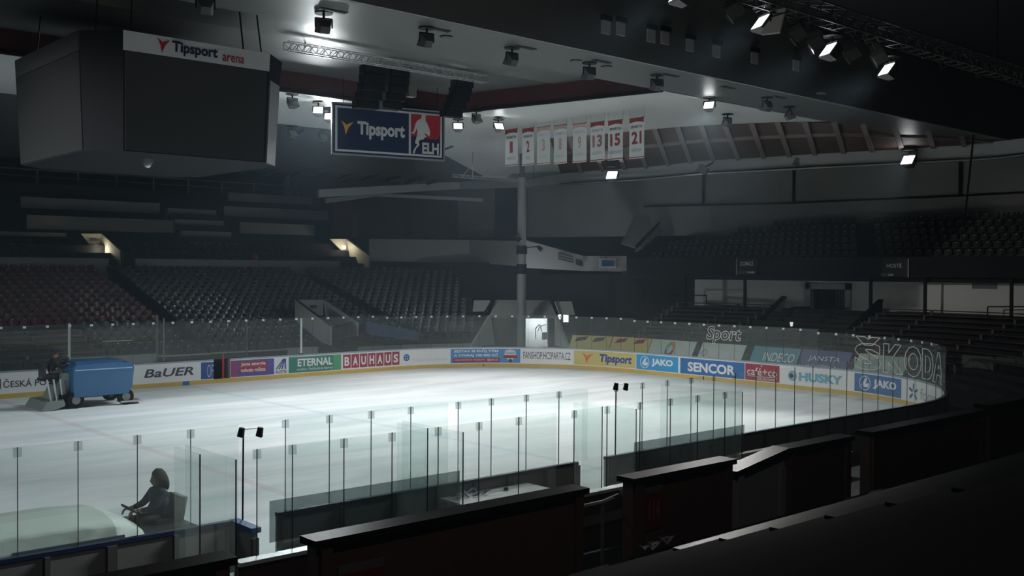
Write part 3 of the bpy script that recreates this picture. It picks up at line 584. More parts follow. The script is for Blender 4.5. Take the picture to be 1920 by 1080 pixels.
# ------------------------------------------------------------------ banners leaning behind the end glass
def lean(label, a, b, m, slant=0.25, z0=0.92, z1=1.86):
    fn = lambda u, v: P(u+slant*(v-0.5)*0.4, -(0.55+0.45*v), z0+(z1-z0)*v); fo = lambda o: (lambda u, v: P(u+slant*(v-0.5)*0.4, -(0.55+0.45*v)+o, z0+(z1-z0)*v))
    c = P((a+b)/2, -0.8); t = thing('leaning_banner', label, 'banner', (c.x, c.y, 0), 'banners leaning behind the end glass'); n = max(2, int((b-a)/0.5))
    mb = MB(); mb.loft([[fn(a+(b-a)*k/n, 0), fn(a+(b-a)*k/n, 1), fo(-0.05)(a+(b-a)*k/n, 1), fo(-0.05)(a+(b-a)*k/n, 0)] for k in range(n+1)]); mb.build('board', m, t)
    for s in (a+0.1, b-0.15): MB().tube(P(s, -0.75, 0), fo(-0.06)(s, 0.5), 0.03, 6).build('support', M_post, t)
    return t, fo(0.02), fo(0.03)
BYEL = mat('banner_yellow', (0.62, 0.50, 0.20), 0.5); BWHT = mat('banner_white', (0.55, 0.60, 0.58), 0.5); BTEAL = mat('banner_teal', (0.06, 0.25, 0.33), 0.5); BBLUE = mat('banner_blue', (0.06, 0.085, 0.24), 0.5)
for a, b, lb, m in ((45.95, 48.25, 'pale yellow leaning banner with dark marks, leftmost behind the end glass', INK), (48.30, 50.75, 'pale yellow leaning banner with two red marks next to the white one', M_redd)):
    t, f1, f2 = lean(lb, a, b, BYEL)
    for u in (a+0.55, b-0.75): mb = MB(); poly(mb, [(u-0.35, 0.62), (u+0.25, 0.72), (u+0.38, 0.95), (u-0.2, 0.88)], f1); mb.build('mark', m, t, fix=False)
t, f1, f2 = lean('white leaning banner with a small rainbow square emblem', 50.8, 53.85, BWHT)
for k, m in enumerate((M_orange, GREEN2, BLUE, M_redd)):
    mb = MB(); a0 = PI/2*k; c = (52.25, 0.5); poly(mb, [(c[0]+0.32*math.cos(a0+q), c[1]+0.42*math.sin(a0+q)) for q in (0, 0.5, 1.0, 1.5)]+[(c[0]+0.17*math.cos(a0+q), c[1]+0.24*math.sin(a0+q)) for q in (1.5, 1.0, 0.5, 0)], f1); mb.build('emblem', m, t, fix=False)
t, f1, f2 = lean('pale leaning banner with faded HUSKY lettering', 54.25, 57.0, BWHT); words(t, 'HUSKY', (54.95, 56.6, 0.25, 0.62), PALE, 0.04, f=f1)
mb = MB(); ring(mb, (54.6, 0.45), 0.2, 0.08, f1); mb.build('ring', GREYT, t, fix=False)
t, f1, f2 = lean('teal leaning banner with INDECO lettering', 57.5, 60.2, BTEAL); words(t, 'INDECO', (58.25, 60.0, 0.28, 0.72), M_txtw, 0.0, f=f1); field(t, 58.25, 59.3, HUSK, 0.12, 0.17, 'underline', f1)
t, f1, f2 = lean('dark blue leaning banner with JANSTA KOSTELA lettering', 60.3, 62.85, BBLUE); words(t, 'JANSTA', (60.75, 62.4, 0.42, 0.72), M_txtw, 0.0, f=f1); words(t, 'KOSTELA', (60.75, 62.4, 0.03, 0.28), M_txtw, 0.0, f=f1)
t, f1, f2 = lean('pale green leaning banner with a grey bird emblem under the big outline lettering', 63.2, 65.95, mat('banner_green', (0.40, 0.50, 0.45), 0.5)); [field(t, 64.1+0.24*k, 64.27+0.24*k, GREYT, 0.12, 0.38, 'faded_bar', f1) for k in range(6)]
mb = MB(); poly(mb, [(63.5, 0.5), (63.7, 0.85), (64.0, 0.75), (64.3, 0.9), (64.4, 0.55), (64.0, 0.4)], f1); disc(mb, (63.75, 0.2), 0.16, f1); mb.build('emblem', GREYT, t, fix=False)
# dark red and blue banner outside the right corner
t = thing('leaning_banner', 'dark red and blue banner with a pale right edge outside the right rink corner', 'banner', tuple(P(74, -1.6)))
q = [atd(1773, 717, 47), atd(1803, 719, 47.4), atd(1813, 683, 47.8), atd(1776, 688, 47.4)]; t.location = q[0]; MB().prism(q, (0.06, 0.03, 0)).build('board', mat('banner_maroonblue', (0.10, 0.04, 0.09), 0.5, noise=0.7, nscale=1.2), t)
MB().tube(q[1], q[2], 0.03, 6).build('edge', M_clip, t)
for k in (0, 1): MB().tube((q[k].x+0.1, q[k].y, 0), q[k]+Vector((0.05, 0, 0.2)), 0.03).build('support', M_post, t)
# outline lettering stuck on the glass
t = thing('glass_lettering', 'white outline Sport lettering stuck on the end glass', 'glass sticker', tuple(P(56.3, 0, 1.9))); mb = MB()
outline(mb, 'Sport', (55.3, 57.4, 1.93, 2.80), lambda u, v: P(u, -0.02, v), 0.017, 0.03, 0.2); mb.build('lettering', M_txtw, t)
t = thing('glass_lettering', 'large white outline ŠKODA lettering stuck on the glass of the right corner', 'glass sticker', tuple(P(66.5, 0, 1.3))); mb = MB()
for ch, a, b, z0, z1 in (('Š', 63.75, 65.35, 1.25, 2.72), ('K', 65.5, 66.85, 1.25, 2.50), ('O', 66.95, 68.35, 1.25, 2.52), ('D', 68.45, 69.6, 1.28, 2.50), ('A', 69.6, 71.2, 1.28, 2.48)):
    outline(mb, ch, (a, b, z0, z1), lambda u, v: P(u, -0.02, v), 0.02, 0.045)
mb.build('lettering', M_txtw, t)

# ------------------------------------------------------------------ people
def figure(name, label, root, joints, edges, mats, zones, parent_parts=None):
    # joints: name -> (x, y, z, radius) in world space; one continuous skinned body
    names = list(joints); me = bpy.data.meshes.new(name)
    me.from_pydata([joints[n][:3] for n in names], [(names.index(a), names.index(b)) for a, b in edges], [])
    o = bpy.data.objects.new(name, me); COL.objects.link(o); sk = o.modifiers.new('skin', 'SKIN'); sk.use_smooth_shade = True
    for k, n in enumerate(names):
        sv = me.skin_vertices[0].data[k]; r = joints[n][3]; sv.radius = (r, r) if not isinstance(r, tuple) else r; sv.use_root = (n == 'pelvis')
    o.modifiers.new('sub', 'SUBSURF').levels = 1
    bpy.context.view_layer.update(); ev = o.evaluated_get(bpy.context.evaluated_depsgraph_get()); m2 = bpy.data.meshes.new_from_object(ev)
    bpy.data.objects.remove(o); bpy.data.meshes.remove(me)
    m2.materials.clear()
    for m in mats: m2.materials.append(m)
    for p in m2.polygons: p.material_index = zones(p.center); p.use_smooth = True
    base = Vector(root); m2.transform(Matrix.Translation(-base)); m2.name = name
    o = bpy.data.objects.new(name, m2); COL.objects.link(o); o.location = base; return tag(o, label, 'person')
def hand(J, E, nm, wrist, d, s=1.0, curl=-0.4):
    d = Vector(d).normalized(); w_ = Vector(wrist); side = d.cross(Vector((0, 0, 1))).normalized(); palm = w_+d*0.08*s
    J[nm+'palm'] = (*palm, 0.034*s); E.append((nm+'wrist', nm+'palm'))
    for k, (o, l) in enumerate(((-0.03, 0.075), (-0.01, 0.085), (0.01, 0.08), (0.03, 0.065))):
        a = palm+side*o*s+d*0.035*s; b = a+d*l*0.55*s+Vector((0, 0, curl*l*0.4*s)); c = b+d*l*0.35*s+Vector((0, 0, curl*l*s))
        J['%sf%da' % (nm, k)] = (*a, 0.011*s); J['%sf%db' % (nm, k)] = (*b, 0.0095*s); J['%sf%dc' % (nm, k)] = (*c, 0.008*s)
        E += [(nm+'palm', '%sf%da' % (nm, k)), ('%sf%da' % (nm, k), '%sf%db' % (nm, k)), ('%sf%db' % (nm, k), '%sf%dc' % (nm, k))]
    a = w_+d*0.05*s-side*0.045*s; b = a+d*0.045*s-side*0.012*s; J[nm+'ta'] = (*a, 0.012*s); J[nm+'tb'] = (*b, 0.009*s); E += [(nm+'palm', nm+'ta'), (nm+'ta', nm+'tb')]
def seated(name, label, base, fwd, mats, lean=0.12, reach=0.5, hz=0.38):
    # base: point on the seat; fwd: horizontal facing direction; joints follow the photograph's crouched driving pose
    b = Vector(base); f = Vector((fwd[0], fwd[1], 0)).normalized(); sd = Vector((f.y, -f.x, 0)); U_ = Vector((0, 0, 1)); J = {}; E = []
    def put(n, a, l, h, r): J[n] = (*(b+f*a+sd*l+U_*h), r)
    put('pelvis', 0.0, 0, 0.10, (0.19, 0.16)); put('belly', lean*0.3, 0, 0.26, (0.20, 0.16)); put('chest', lean*0.8, 0, 0.44, (0.25, 0.20)); put('collar', lean*1.05, 0, 0.56, (0.15, 0.11)); put('neck', lean*1.25, 0, 0.63, 0.058)
    put('jaw', lean*1.5+0.03, 0, 0.70, 0.075); put('skull', lean*1.5+0.01, 0, 0.80, 0.098); put('crown', lean*1.45, 0, 0.88, 0.06); put('nose', lean*1.5+0.125, 0, 0.755, 0.018)
    E += [('pelvis', 'belly'), ('belly', 'chest'), ('chest', 'collar'), ('collar', 'neck'), ('neck', 'jaw'), ('jaw', 'skull'), ('skull', 'crown'), ('jaw', 'nose')]
    for s, k in ((-1, 'l'), (1, 'r')):
        put(k+'shoulder', lean*1.0, s*0.20, 0.52, 0.095); put(k+'elbow', lean+reach*0.42, s*0.26, 0.30, 0.07); put(k+'wrist', lean+reach, s*0.15, hz, 0.042)
        put(k+'hip', 0.05, s*0.10, 0.07, 0.10); put(k+'knee', 0.45, s*0.13, 0.10, 0.065); put(k+'ankle', 0.50, s*0.13, -0.34, 0.045); put(k+'toe', 0.68, s*0.14, -0.38, 0.04)
        E += [('collar', k+'shoulder'), (k+'shoulder', k+'elbow'), (k+'elbow', k+'wrist'), ('pelvis', k+'hip'), (k+'hip', k+'knee'), (k+'knee', k+'ankle'), (k+'ankle', k+'toe')]
        hand(J, E, k, J[k+'wrist'][:3], f, 1.0, -0.8)
    hd = b.z+0.645; wr = (b+f*(lean+reach-0.03)); 
    def zones(c):
        if c.z > hd+0.13 and (Vector(c)-b).dot(f) < lean*1.5+0.06: return 3
        if c.z > hd: return 2
        if (Vector(c)-b).dot(f) > lean+reach-0.02 and c.z > b.z+0.18: return 2
        if c.z < b.z+0.17: return 1
        return 0
    return figure(name, label, base, J, E, mats, zones)
SKIN = mat('skin', (0.22, 0.13, 0.09), 0.6); HAIR = mat('hair_dark', (0.02, 0.016, 0.014), 0.6); JK_BLUE = mat('jacket_navy', (0.012, 0.016, 0.035), 0.8); JK_BLK = mat('jacket_black', (0.013, 0.012, 0.013), 0.8); TROUS = mat('trousers_dark', (0.016, 0.015, 0.015), 0.8); TR_BR = mat('trousers_brown', (0.11, 0.085, 0.06), 0.8); HOOD = mat('hood_grey', (0.04, 0.036, 0.036), 0.85)
JK_RED = mat('jacket_darkred', (0.05, 0.012, 0.014), 0.8)

# ------------------------------------------------------------------ ice machines
def wheel(x, y, z, r, w_, parent, hub=M_alu):
    mb = MB(); n = 22
    mb.loft([[(x+rr*math.cos(2*PI*i/n), y+yy, z+rr*math.sin(2*PI*i/n)) for i in range(n)] for rr, yy in ((r*0.6, -w_/2), (r*0.92, -w_/2), (r, -w_/3), (r, w_/3), (r*0.92, w_/2), (r*0.6, w_/2))])
    t = mb.build('wheel', M_dark, parent); MB().tube((x, y-w_/2-0.01, z), (x, y+w_/2+0.01, z), r*0.5, 16).build('hub', M_frame, t); return t
ZB = mat('zamboni_blue', (0.022, 0.11, 0.25), 0.25, spec=0.6); ZG = mat('zamboni_grey', (0.22, 0.25, 0.24), 0.45)
bx, by = -27.4, 26.2
t = thing('ice_resurfacer', 'blue ice resurfacing machine by the far boards with a driver at its left', 'ice resurfacer', (bx, by, 0))
prof = [(-1.15, 0.45), (-1.2, 1.05), (-1.18, 1.62), (-1.05, 1.76), (0.2, 1.80), (1.15, 1.74), (1.30, 1.55), (1.22, 0.75), (1.05, 0.48)]
mb = MB(); mb.loft([[(bx+x*kx, by+y, 0.1+(z-0.1)*kz) for x, z in prof] for y, kx, kz in ((-0.95, 0.97, 0.96), (-0.88, 1.0, 0.99), (-0.5, 1.0, 1.0), (0.5, 1.0, 1.0), (0.95, 0.97, 0.97))]); mb.build('body', ZB, t, smooth=False)
MB().bb((bx-1.0, by-0.75, 1.76), (bx+0.9, by+0.75, 1.84)).build('tank_lid', ZB, t); MB().bb((bx-1.1, by-0.97, 1.50), (bx+1.2, by-0.94, 1.54)).build('trim_line', mat('chrome_blue', (0.3, 0.5, 0.7), 0.2), t)
MB().bb((bx-1.6, by-0.8, 0.40), (bx+1.0, by+0.8, 0.56)).build('chassis', M_dark, t)
for dx in (-0.95, 0.95):
    for dy in (-0.82, 0.82): wheel(bx+dx-(0.1 if dx < 0 else 0), by+dy, 0.33, 0.33, 0.22, t)
mb = MB(); mb.prism([(bx-2.4, by-1.05, 0.02), (bx-1.9, by-1.05, 0.02), (bx-1.5, by-1.05, 0.16), (bx-1.55, by-1.05, 0.38), (bx-2.2, by-1.05, 0.34)], (0, 2.1, 0)); mb.build('conditioner', ZG, t)
MB().prism([(bx-1.9, by-0.55, 0.36), (bx-1.22, by-0.55, 0.36), (bx-1.2, by-0.55, 1.40), (bx-1.4, by-0.55, 1.4)], (0, 1.1, 0)).build('rear_housing', ZG, t)
mb = MB(); [mb.tube((bx-1.95+0.22*k, by-0.75, 0.35), (bx-2.1+0.25*k, by-0.72, 1.2), 0.035, 8) for k in range(3)]; mb.build('lift_rods', M_alu, t)
MB().bb((bx-2.1, by-0.5, 1.10), (bx-1.25, by+0.45, 1.2)).build('driver_platform', M_dark, t); MB().bb((bx-2.0, by-0.3, 1.2), (bx-1.55, by+0.25, 1.34)).bb((bx-2.12, by-0.3, 1.2), (bx-2.0, by+0.25, 1.8)).build('seat', M_blackp, t)
w1 = MB().tube((bx-1.15, by, 1.6), (bx-1.18, by, 1.86), 0.025).build('steering_column', M_dark, t); mb = MB(); c = Vector((bx-1.2, by, 1.86)); ax = Vector((-0.5, 0, 0.85)).normalized(); e1_ = Vector((0, 1, 0)); e2_ = ax.cross(e1_); mb.path([c+(e1_*math.cos(2*PI*i/16)+e2_*math.sin(2*PI*i/16))*0.2 for i in range(17)], 0.018); mb.build('steering_wheel', M_dark, w1)
MB().bb((bx+0.7, by-1.05, 0.10), (bx+1.55, by-0.55, 0.16)).build('board_brush_arm', M_alu, t); MB().tube((bx+1.35, by-0.8, 0.02), (bx+1.35, by-0.8, 0.22), 0.16, 12).build('board_brush', mat('brush_tan', (0.3, 0.22, 0.15), 0.8), t)
seated('person', 'driver in a black jacket and brown trousers sitting on the blue ice machine', (bx-1.78, by, 1.34), (1, -0.1), [JK_BLK, TR_BR, SKIN, HAIR], 0.16, 0.52, 0.40)
# the second machine close to the near boards
wx, wy = -37.8, 1.42
ZW = mat('machine_white', (0.66, 0.76, 0.70), 0.22, spec=0.6, noise=0.03)
t = thing('ice_resurfacer', 'pale green white ice resurfacing machine right behind the near boards at the left', 'ice resurfacer', (wx, wy, 0))
def hood(x, z, hw): return [(x, wy-hw, 0.42), (x, wy-hw, z-0.30), (x, wy-hw+0.10, z-0.12), (x, wy-hw+0.28, z-0.02), (x, wy-0.25, z+0.03), (x, wy+0.25, z+0.03), (x, wy+hw-0.28, z-0.02), (x, wy+hw-0.08, z-0.14), (x, wy+hw, z-0.30), (x, wy+hw, 0.42)]
mb = MB(); mb.loft([hood(-41.4, 1.16, 0.85), hood(-41.1, 1.34, 0.97), hood(-40.2, 1.40, 1.02), hood(-36.9, 1.40, 1.02), hood(-36.3, 1.36, 1.0), hood(-35.95, 1.22, 0.95), hood(-35.72, 1.06, 0.88)]); mb.build('body', ZW, t)
MB().bb((-41.2, wy-1.05, 0.30), (-35.9, wy+1.05, 0.44)).build('chassis', M_dark, t)
MB().bb((-37.95, wy-1.06, 0.98), (-36.2, wy-1.015, 1.12)).build('side_stripe', mat('stripe_dark', (0.02, 0.03, 0.06), 0.3), t); MB().bb((-40.5, wy-1.055, 0.72), (-36.4, wy-1.02, 0.80)).build('lower_stripe', M_navy, t)
MB().prism([(-38.5, wy-0.9, 1.36), (-38.15, wy-0.9, 1.36), (-38.22, wy-0.9, 1.56), (-38.6, wy-0.9, 1.60)], (0, 0.5, 0)).build('snow_chute', M_navy, t)
MB().bb((-35.72, wy-0.8, 0.35), (-34.75, wy+0.8, 0.98)).build('rear_deck', TROUS, t)
for dx in (-40.3, -36.6):
    for dy in (-0.9, 0.9): wheel(dx, wy+dy, 0.36, 0.36, 0.24, t)
MB().prism([(-35.1, wy-0.95, 0.02), (-34.4, wy-0.95, 0.02), (-34.5, wy-0.95, 0.32), (-35.1, wy-0.95, 0.36)], (0, 1.9, 0)).build('conditioner', ZG, t)
MB().bb((-35.3, wy-0.28, 0.98), (-34.9, wy+0.28, 1.06)).prism([(-34.98, wy-0.27, 1.0), (-34.82, wy-0.27, 1.0), (-34.74, wy-0.27, 1.42), (-34.86, wy-0.27, 1.44)], (0, 0.54, 0)).build('seat', mat('seat_brown', (0.03, 0.02, 0.016), 0.5), t)
w1 = MB().tube((-35.72, wy, 1.0), (-35.66, wy, 1.26), 0.025).build('steering_column', M_dark, t); mb = MB(); c = Vector((-35.67, wy, 1.27)); ax = Vector((0.55, 0, 0.8)).normalized(); e2_ = ax.cross(e1_); mb.path([c+(e1_*math.cos(2*PI*i/16)+e2_*math.sin(2*PI*i/16))*0.19 for i in range(17)], 0.02); mb.build('steering_wheel', M_dark, w1)
p = seated('person', 'hooded driver in a dark navy jacket on the pale ice machine, hands on the wheel', (-35.12, wy, 1.0), (-1, 0), [JK_BLUE, TROUS, SKIN, HOOD], 0.06, 0.42, 0.27)
mb = MB(); hc = Vector((-35.16, wy, 1.76)); mb.loft([[(hc.x+dx, hc.y+ry*math.cos(2*PI*i/14), hc.z+dz+rz*math.sin(2*PI*i/14)) for i in range(14)] for dx, dz, ry, rz in ((-0.10, 0.02, 0.115, 0.145), (-0.05, 0.03, 0.135, 0.17), (0.04, 0.02, 0.14, 0.17), (0.10, -0.03, 0.135, 0.16), (0.14, -0.09, 0.12, 0.13), (0.155, -0.13, 0.08, 0.08))]); mb.build('hood', HOOD, p, smooth=True)
# spectator behind the far glass
J = {}; E_ = []; b = Vector((at(51, 688, 'y', 31.35).x, 31.35, 0.0))
def pj(n, x, y, z, r): J[n] = (b.x+x, b.y+y, z, r)
pj('pelvis', 0, 0, 0.95, (0.17, 0.13)); pj('belly', 0, 0, 1.12, (0.17, 0.13)); pj('chest', 0, 0, 1.32, (0.2, 0.14)); pj('collar', 0, 0, 1.47, (0.12, 0.1)); pj('neck', 0, 0, 1.54, 0.06); pj('jaw', 0, -0.03, 1.60, 0.075); pj('skull', 0, -0.01, 1.69, 0.095); pj('crown', 0, 0, 1.76, 0.06)
E_ += [('pelvis', 'belly'), ('belly', 'chest'), ('chest', 'collar'), ('collar', 'neck'), ('neck', 'jaw'), ('jaw', 'skull'), ('skull', 'crown')]
for s, k in ((-1, 'l'), (1, 'r')):
    pj(k+'shoulder', s*0.2, 0, 1.43, 0.075); pj(k+'elbow', s*0.27, -0.05, 1.16, 0.055); pj(k+'wrist', s*0.25, -0.2, 0.97, 0.038); pj(k+'hip', s*0.1, 0, 0.88, 0.1); pj(k+'knee', s*0.11, -0.02, 0.48, 0.065); pj(k+'ankle', s*0.11, 0.02, 0.07, 0.05); pj(k+'toe', s*0.12, -0.15, 0.03, 0.04)
    E_ += [('collar', k+'shoulder'), (k+'shoulder', k+'elbow'), (k+'elbow', k+'wrist'), ('pelvis', k+'hip'), (k+'hip', k+'knee'), (k+'knee', k+'ankle'), (k+'ankle', k+'toe')]; hand(J, E_, k, J[k+'wrist'][:3], (0, -0.6, -0.8), 1.0, 0.1)
figure('person', 'person in a dark red jacket standing behind the far glass at the left', b, J, E_, [JK_RED, TROUS, SKIN, HAIR], lambda c: 3 if c.z > 1.68 else (2 if c.z > 1.55 or (c.z < 0.98 and abs(c.x-b.x) > 0.2 and c.z > 0.7) else (0 if c.z > 0.9 else 1)))

# ------------------------------------------------------------------ scoreboard over centre ice
cx, cy = -29.6, 15.4
def octo(hx, hy, c, z): return [Vector((cx+x, cy+y, z)) for x, y in ((-hx, -hy+c), (-hx+c, -hy), (hx-c, -hy), (hx, -hy+c), (hx, hy-c), (hx-c, hy), (-hx+c, hy), (-hx, hy-c))]
T_, B_ = octo(3.12, 3.72, 0.88, 12.16), octo(2.97, 3.55, 0.80, 8.85)
t = thing('scoreboard', 'large grey hanging scoreboard cube with cut corners, lettered Tipsport arena', 'scoreboard', (cx, cy, 8.85))
MB().loft([B_, T_]).build('housing', M_sbd, t)
def face(k, m, name, u0, u1, v0, v1, o=0.02, th=0.03):
    a, b, c, d = B_[k], B_[(k+1) % 8], T_[(k+1) % 8], T_[k]; n = ((b-a).cross(d-a)).normalized()
    fn = lambda u, v, oo=o: (a.lerp(b, u)).lerp(d.lerp(c, u), v)+n*oo
    if m: MB().prism([fn(u0, v0, 0.0), fn(u1, v0, 0.0), fn(u1, v1, 0.0), fn(u0, v1, 0.0)], n*th).build(name, m, t)
    return fn
for k, nm in ((7, 'side'), (1, 'front'), (3, 'side'), (5, 'back')):
    face(k, M_teal if k in (7, 3) else M_screen, 'screen', 0.0 if k == 7 else 0.01, 1.0 if k == 7 else 0.985, 0.01, 0.83)
    face(k, M_strip if k in (1, 5) else M_screen, 'name_strip', 0.0, 1.0, 0.835, 0.998)
face(2, mat('sb_lit_corner', (0.30, 0.33, 0.35), 0.3), 'corner_panel', 0.1, 0.9, 0.0, 0.76)  # paler panel, flood reflection on this corner put into the colour
fs = face(1, None, '', 0, 1, 0, 1); f1 = lambda u, v: fs(u, v, 0.045)
mb = MB(); letters(mb, 'Tipsport', (0.31, 0.62, 0.855, 0.975), f1, 0.035, 0.0); mb.build('lettering', M_navy, t, fix=False)
mb = MB(); letters(mb, 'arena', (0.655, 0.81, 0.866, 0.925), f1, 0.01); mb.build('lettering', M_red, t, fix=False)
mb = MB(); bird(mb, (0.255, 0.918), 0.085, 0.125, f1); mb.build('bird_logo', M_red, t, fix=False)
for x, y, m in ((-2.6, -2.6, 0), (-1.9, -3.4, 0), (1.6, -3.3, 0), (2.6, -2.6, 0), (-2.6, 2.6, 0), (2.6, 2.6, 0)): MB().tube((cx+x, cy+y, 12.1), (cx+x*0.95, cy+y*0.95, 13.59), 0.025, 6).build('cable', M_dark, t)
MB().bb((cx-1.0, cy-2.2, 8.70), (cx-0.75, cy-1.95, 8.86)).ball((cx-0.87, cy-2.07, 8.68), 0.11).build('dome_camera', M_alu, t)

# ------------------------------------------------------------------ hanging Tipsport / ELH sign
a, b = Vector((-19.85, 20.2, 0)), Vector((-14.75, 19.1, 0)); dr_ = (b-a); nn = Vector((dr_.y, -dr_.x, 0)).normalized(); zb, zt = 10.39, 12.57
def sg(o): return lambda u, v: a+dr_*u+nn*o+Vector((0, 0, zb+(zt-zb)*v))
t = thing('hanging_sign', 'hanging navy Tipsport sign with a red and blue ELH player panel', 'sign', tuple((a+b)/2+Vector((0, 0, zb))))
def slab(u0, u1, v0, v1, o, th, m, name, par=None):
    f = sg(o); return MB().prism([f(u0, v0), f(u1, v0), f(u1, v1), f(u0, v1)], nn*th).build(name, m, par or t)
slab(0, 1, 0, 1, -0.08, 0.08, M_alu, 'board'); slab(0.012, 0.988, 0.03, 0.97, 0.0, 0.006, M_navy, 'dark_border'); slab(0.028, 0.972, 0.065, 0.935, 0.006, 0.006, M_txtw, 'white_border'); slab(0.047, 0.667, 0.105, 0.895, 0.012, 0.006, M_navy, 'navy_field')
mb = MB(); letters(mb, 'Tipsport', (0.215, 0.63, 0.33, 0.67), sg(0.03), 0.04, 0.0); mb.build('lettering', M_txtw, t, fix=False)
mb = MB(); bird(mb, (0.13, 0.52), 0.105, 0.27, sg(0.03)); mb.build('bird_logo', M_gold, t, fix=False)
pn = slab(0.687, 0.955, 0.105, 0.895, 0.012, 0.006, M_navy, 'league_panel'); mb = MB(); poly(mb, [(0.687, 0.46), (0.76, 0.46), (0.86, 0.42), (0.93, 0.42), (0.955, 0.52), (0.955, 0.895), (0.687, 0.895)], sg(0.024)); mb.build('red_field', M_red, pn, fix=False)
mb = MB(); pl_ = [(1370, 375), (1365, 430), (1310, 460), (1275, 510), (1258, 580), (1240, 635), (1215, 640), (1215, 655), (1256, 660), (1282, 615), (1300, 575), (1308, 620), (1300, 680), (1282, 740), (1268, 790), (1305, 815), (1255, 880), (1235, 940), (1265, 940), (1285, 875), (1340, 815), (1328, 765), (1358, 735), (1395, 735), (1425, 700), (1450, 690), (1415, 650), (1432, 640), (1488, 682), (1504, 640), (1492, 570), (1462, 505), (1435, 465), (1430, 430), (1435, 375)]
poly(mb, [(0.687+(x-1210)/455*0.268, 0.895-(y-375)/575*0.79) for x, y in pl_], sg(0.03)); mb.build('player_emblem', M_txtw, pn, fix=False)
mb = MB(); letters(mb, 'ELH', (0.787, 0.94, 0.12, 0.345), sg(0.036), 0.04); mb.build('lettering', M_txtw, pn, fix=False)
[MB().tube(sg(-0.04)(u, 1.0), sg(-0.04)(u, 1.0)+Vector((0, 0, 13.6-zt)), 0.015, 6).build('hanger', M_dark, t) for u in (0.1, 0.4, 0.7, 0.93)]
# truss and speakers in front of the sign
def lattice(p, q, h, d=0.0, n=20, r=0.02):
    p, q = Vector(p), Vector(q); mb = MB(); z = Vector((0, 0, h)); s = (q-p).cross(Vector((0, 0, 1))).normalized()*d
    for o in ([z*0, z, s, s+z] if d else [z*0, z]): mb.tube(p+o, q+o, r, 6)
    for k in range(n):
        a0, a1 = p.lerp(q, k/n), p.lerp(q, (k+1)/n)
        mb.tube(a0, a1+z, r*0.6, 5) if k % 2 else mb.tube(a0+z, a1, r*0.6, 5)
        mb.tube(a0, a0+z, r*0.6, 5)
        if d: mb.tube(a0+s, a1+z+s, r*0.6, 5); mb.tube(a0+z, a1+z+s, r*0.6, 5); mb.tube(a0, a0+s, r*0.6, 5)
    return mb
ta, tb = at(532, 96, 'y', 15.2), at(908, 150, 'y', 15.2)
t = thing('truss', 'long lattice truss under the ceiling carrying the black speakers', 'truss', tuple(ta)); lattice((ta.x, 15.2, 13.16), (tb.x, 15.2, 13.16), 0.28, 0.28, 34).build('lattice', M_alu, t); [MB().tube((x, 15.3, 13.4), (x, 15.3, 13.6), 0.02).build('hanger', M_dark, t) for x in (-24, -18)]
for k, (x0, x1, y0, y1, lb, n) in enumerate(((676, 722, 120, 205, 'left column of stacked black speakers hanging before the Tipsport sign', 5), (725, 765, 127, 206, 'right column of stacked black speakers hanging before the Tipsport sign', 5), (848, 884, 148, 222, 'single tilted black speaker column right of the ELH panel', 5))):
    p0, p1 = at(x0, y0, 'y', 15.5), at(x1, y1, 'y', 15.5); t = thing('speaker_column', lb, 'speaker', ((p0.x+p1.x)/2, 15.5, p1.z))
    h = (p0.z-p1.z)/n
    for j in range(n):
        z = p0.z-h*(j+0.5); yy = 15.5+0.03*j*j*(1 if k < 2 else 0.8); xs = -0.06*j if k == 2 else 0
        c = MB().box(((p0.x+p1.x)/2+xs, yy, z), ((p1.x-p0.x)*0.84, 0.42, h*0.94), -0.12).build('cabinet', M_dark, t); MB().box(((p0.x+p1.x)/2+xs, yy-0.22, z), ((p1.x-p0.x)*0.76, 0.02, h*0.78), -0.12).build('grille', M_blackp, c)
    MB().tube(((p0.x+p1.x)/2, 15.5, p0.z), ((p0.x+p1.x)/2, 15.5, 13.2), 0.03).build('hanger', M_dark, t)
p0 = at(770, 158, 'y', 15.8); tag(MB().box((p0.x, 15.8, p0.z-0.22), (0.36, 0.3, 0.55)).tube((p0.x, 15.8, p0.z), (p0.x, 15.8, 13.6), 0.015).build('loudspeaker', M_frame), 'small grey box hanging right of the black speaker columns', 'speaker')
# lighting bar at the far corner with its strut
l0, l1 = Vector((-4.9, 30.0, 11.14)), Vector((0.9, 31.5, 11.25)); l0 = at(849, 332, 'y', 30.0); l1 = at(1000, 344, 'y', 30.6)
t = thing('lighting_bar', 'thin lattice bar with a triangular strut left of the white column', 'truss', tuple(l0)); lattice(l0, l1, 0.16, 0.0, 22, 0.025).build('lattice', M_alu, t)
m = at(884, 306, 'y', 30.0); lp = l0.lerp(l1, 0.23); MB().tube(lp, (lp.x, lp.y, m.z), 0.03).tube((lp.x, lp.y, m.z), l0.lerp(l1, 0.1), 0.025).build('strut', M_alu, t); MB().tube((lp.x, lp.y, m.z), (lp.x, lp.y, 12.75), 0.012).build('hanger', M_dark, t); MB().tube(l1, (l1.x, l1.y, 12.5), 0.012).build('hanger', M_dark, t)

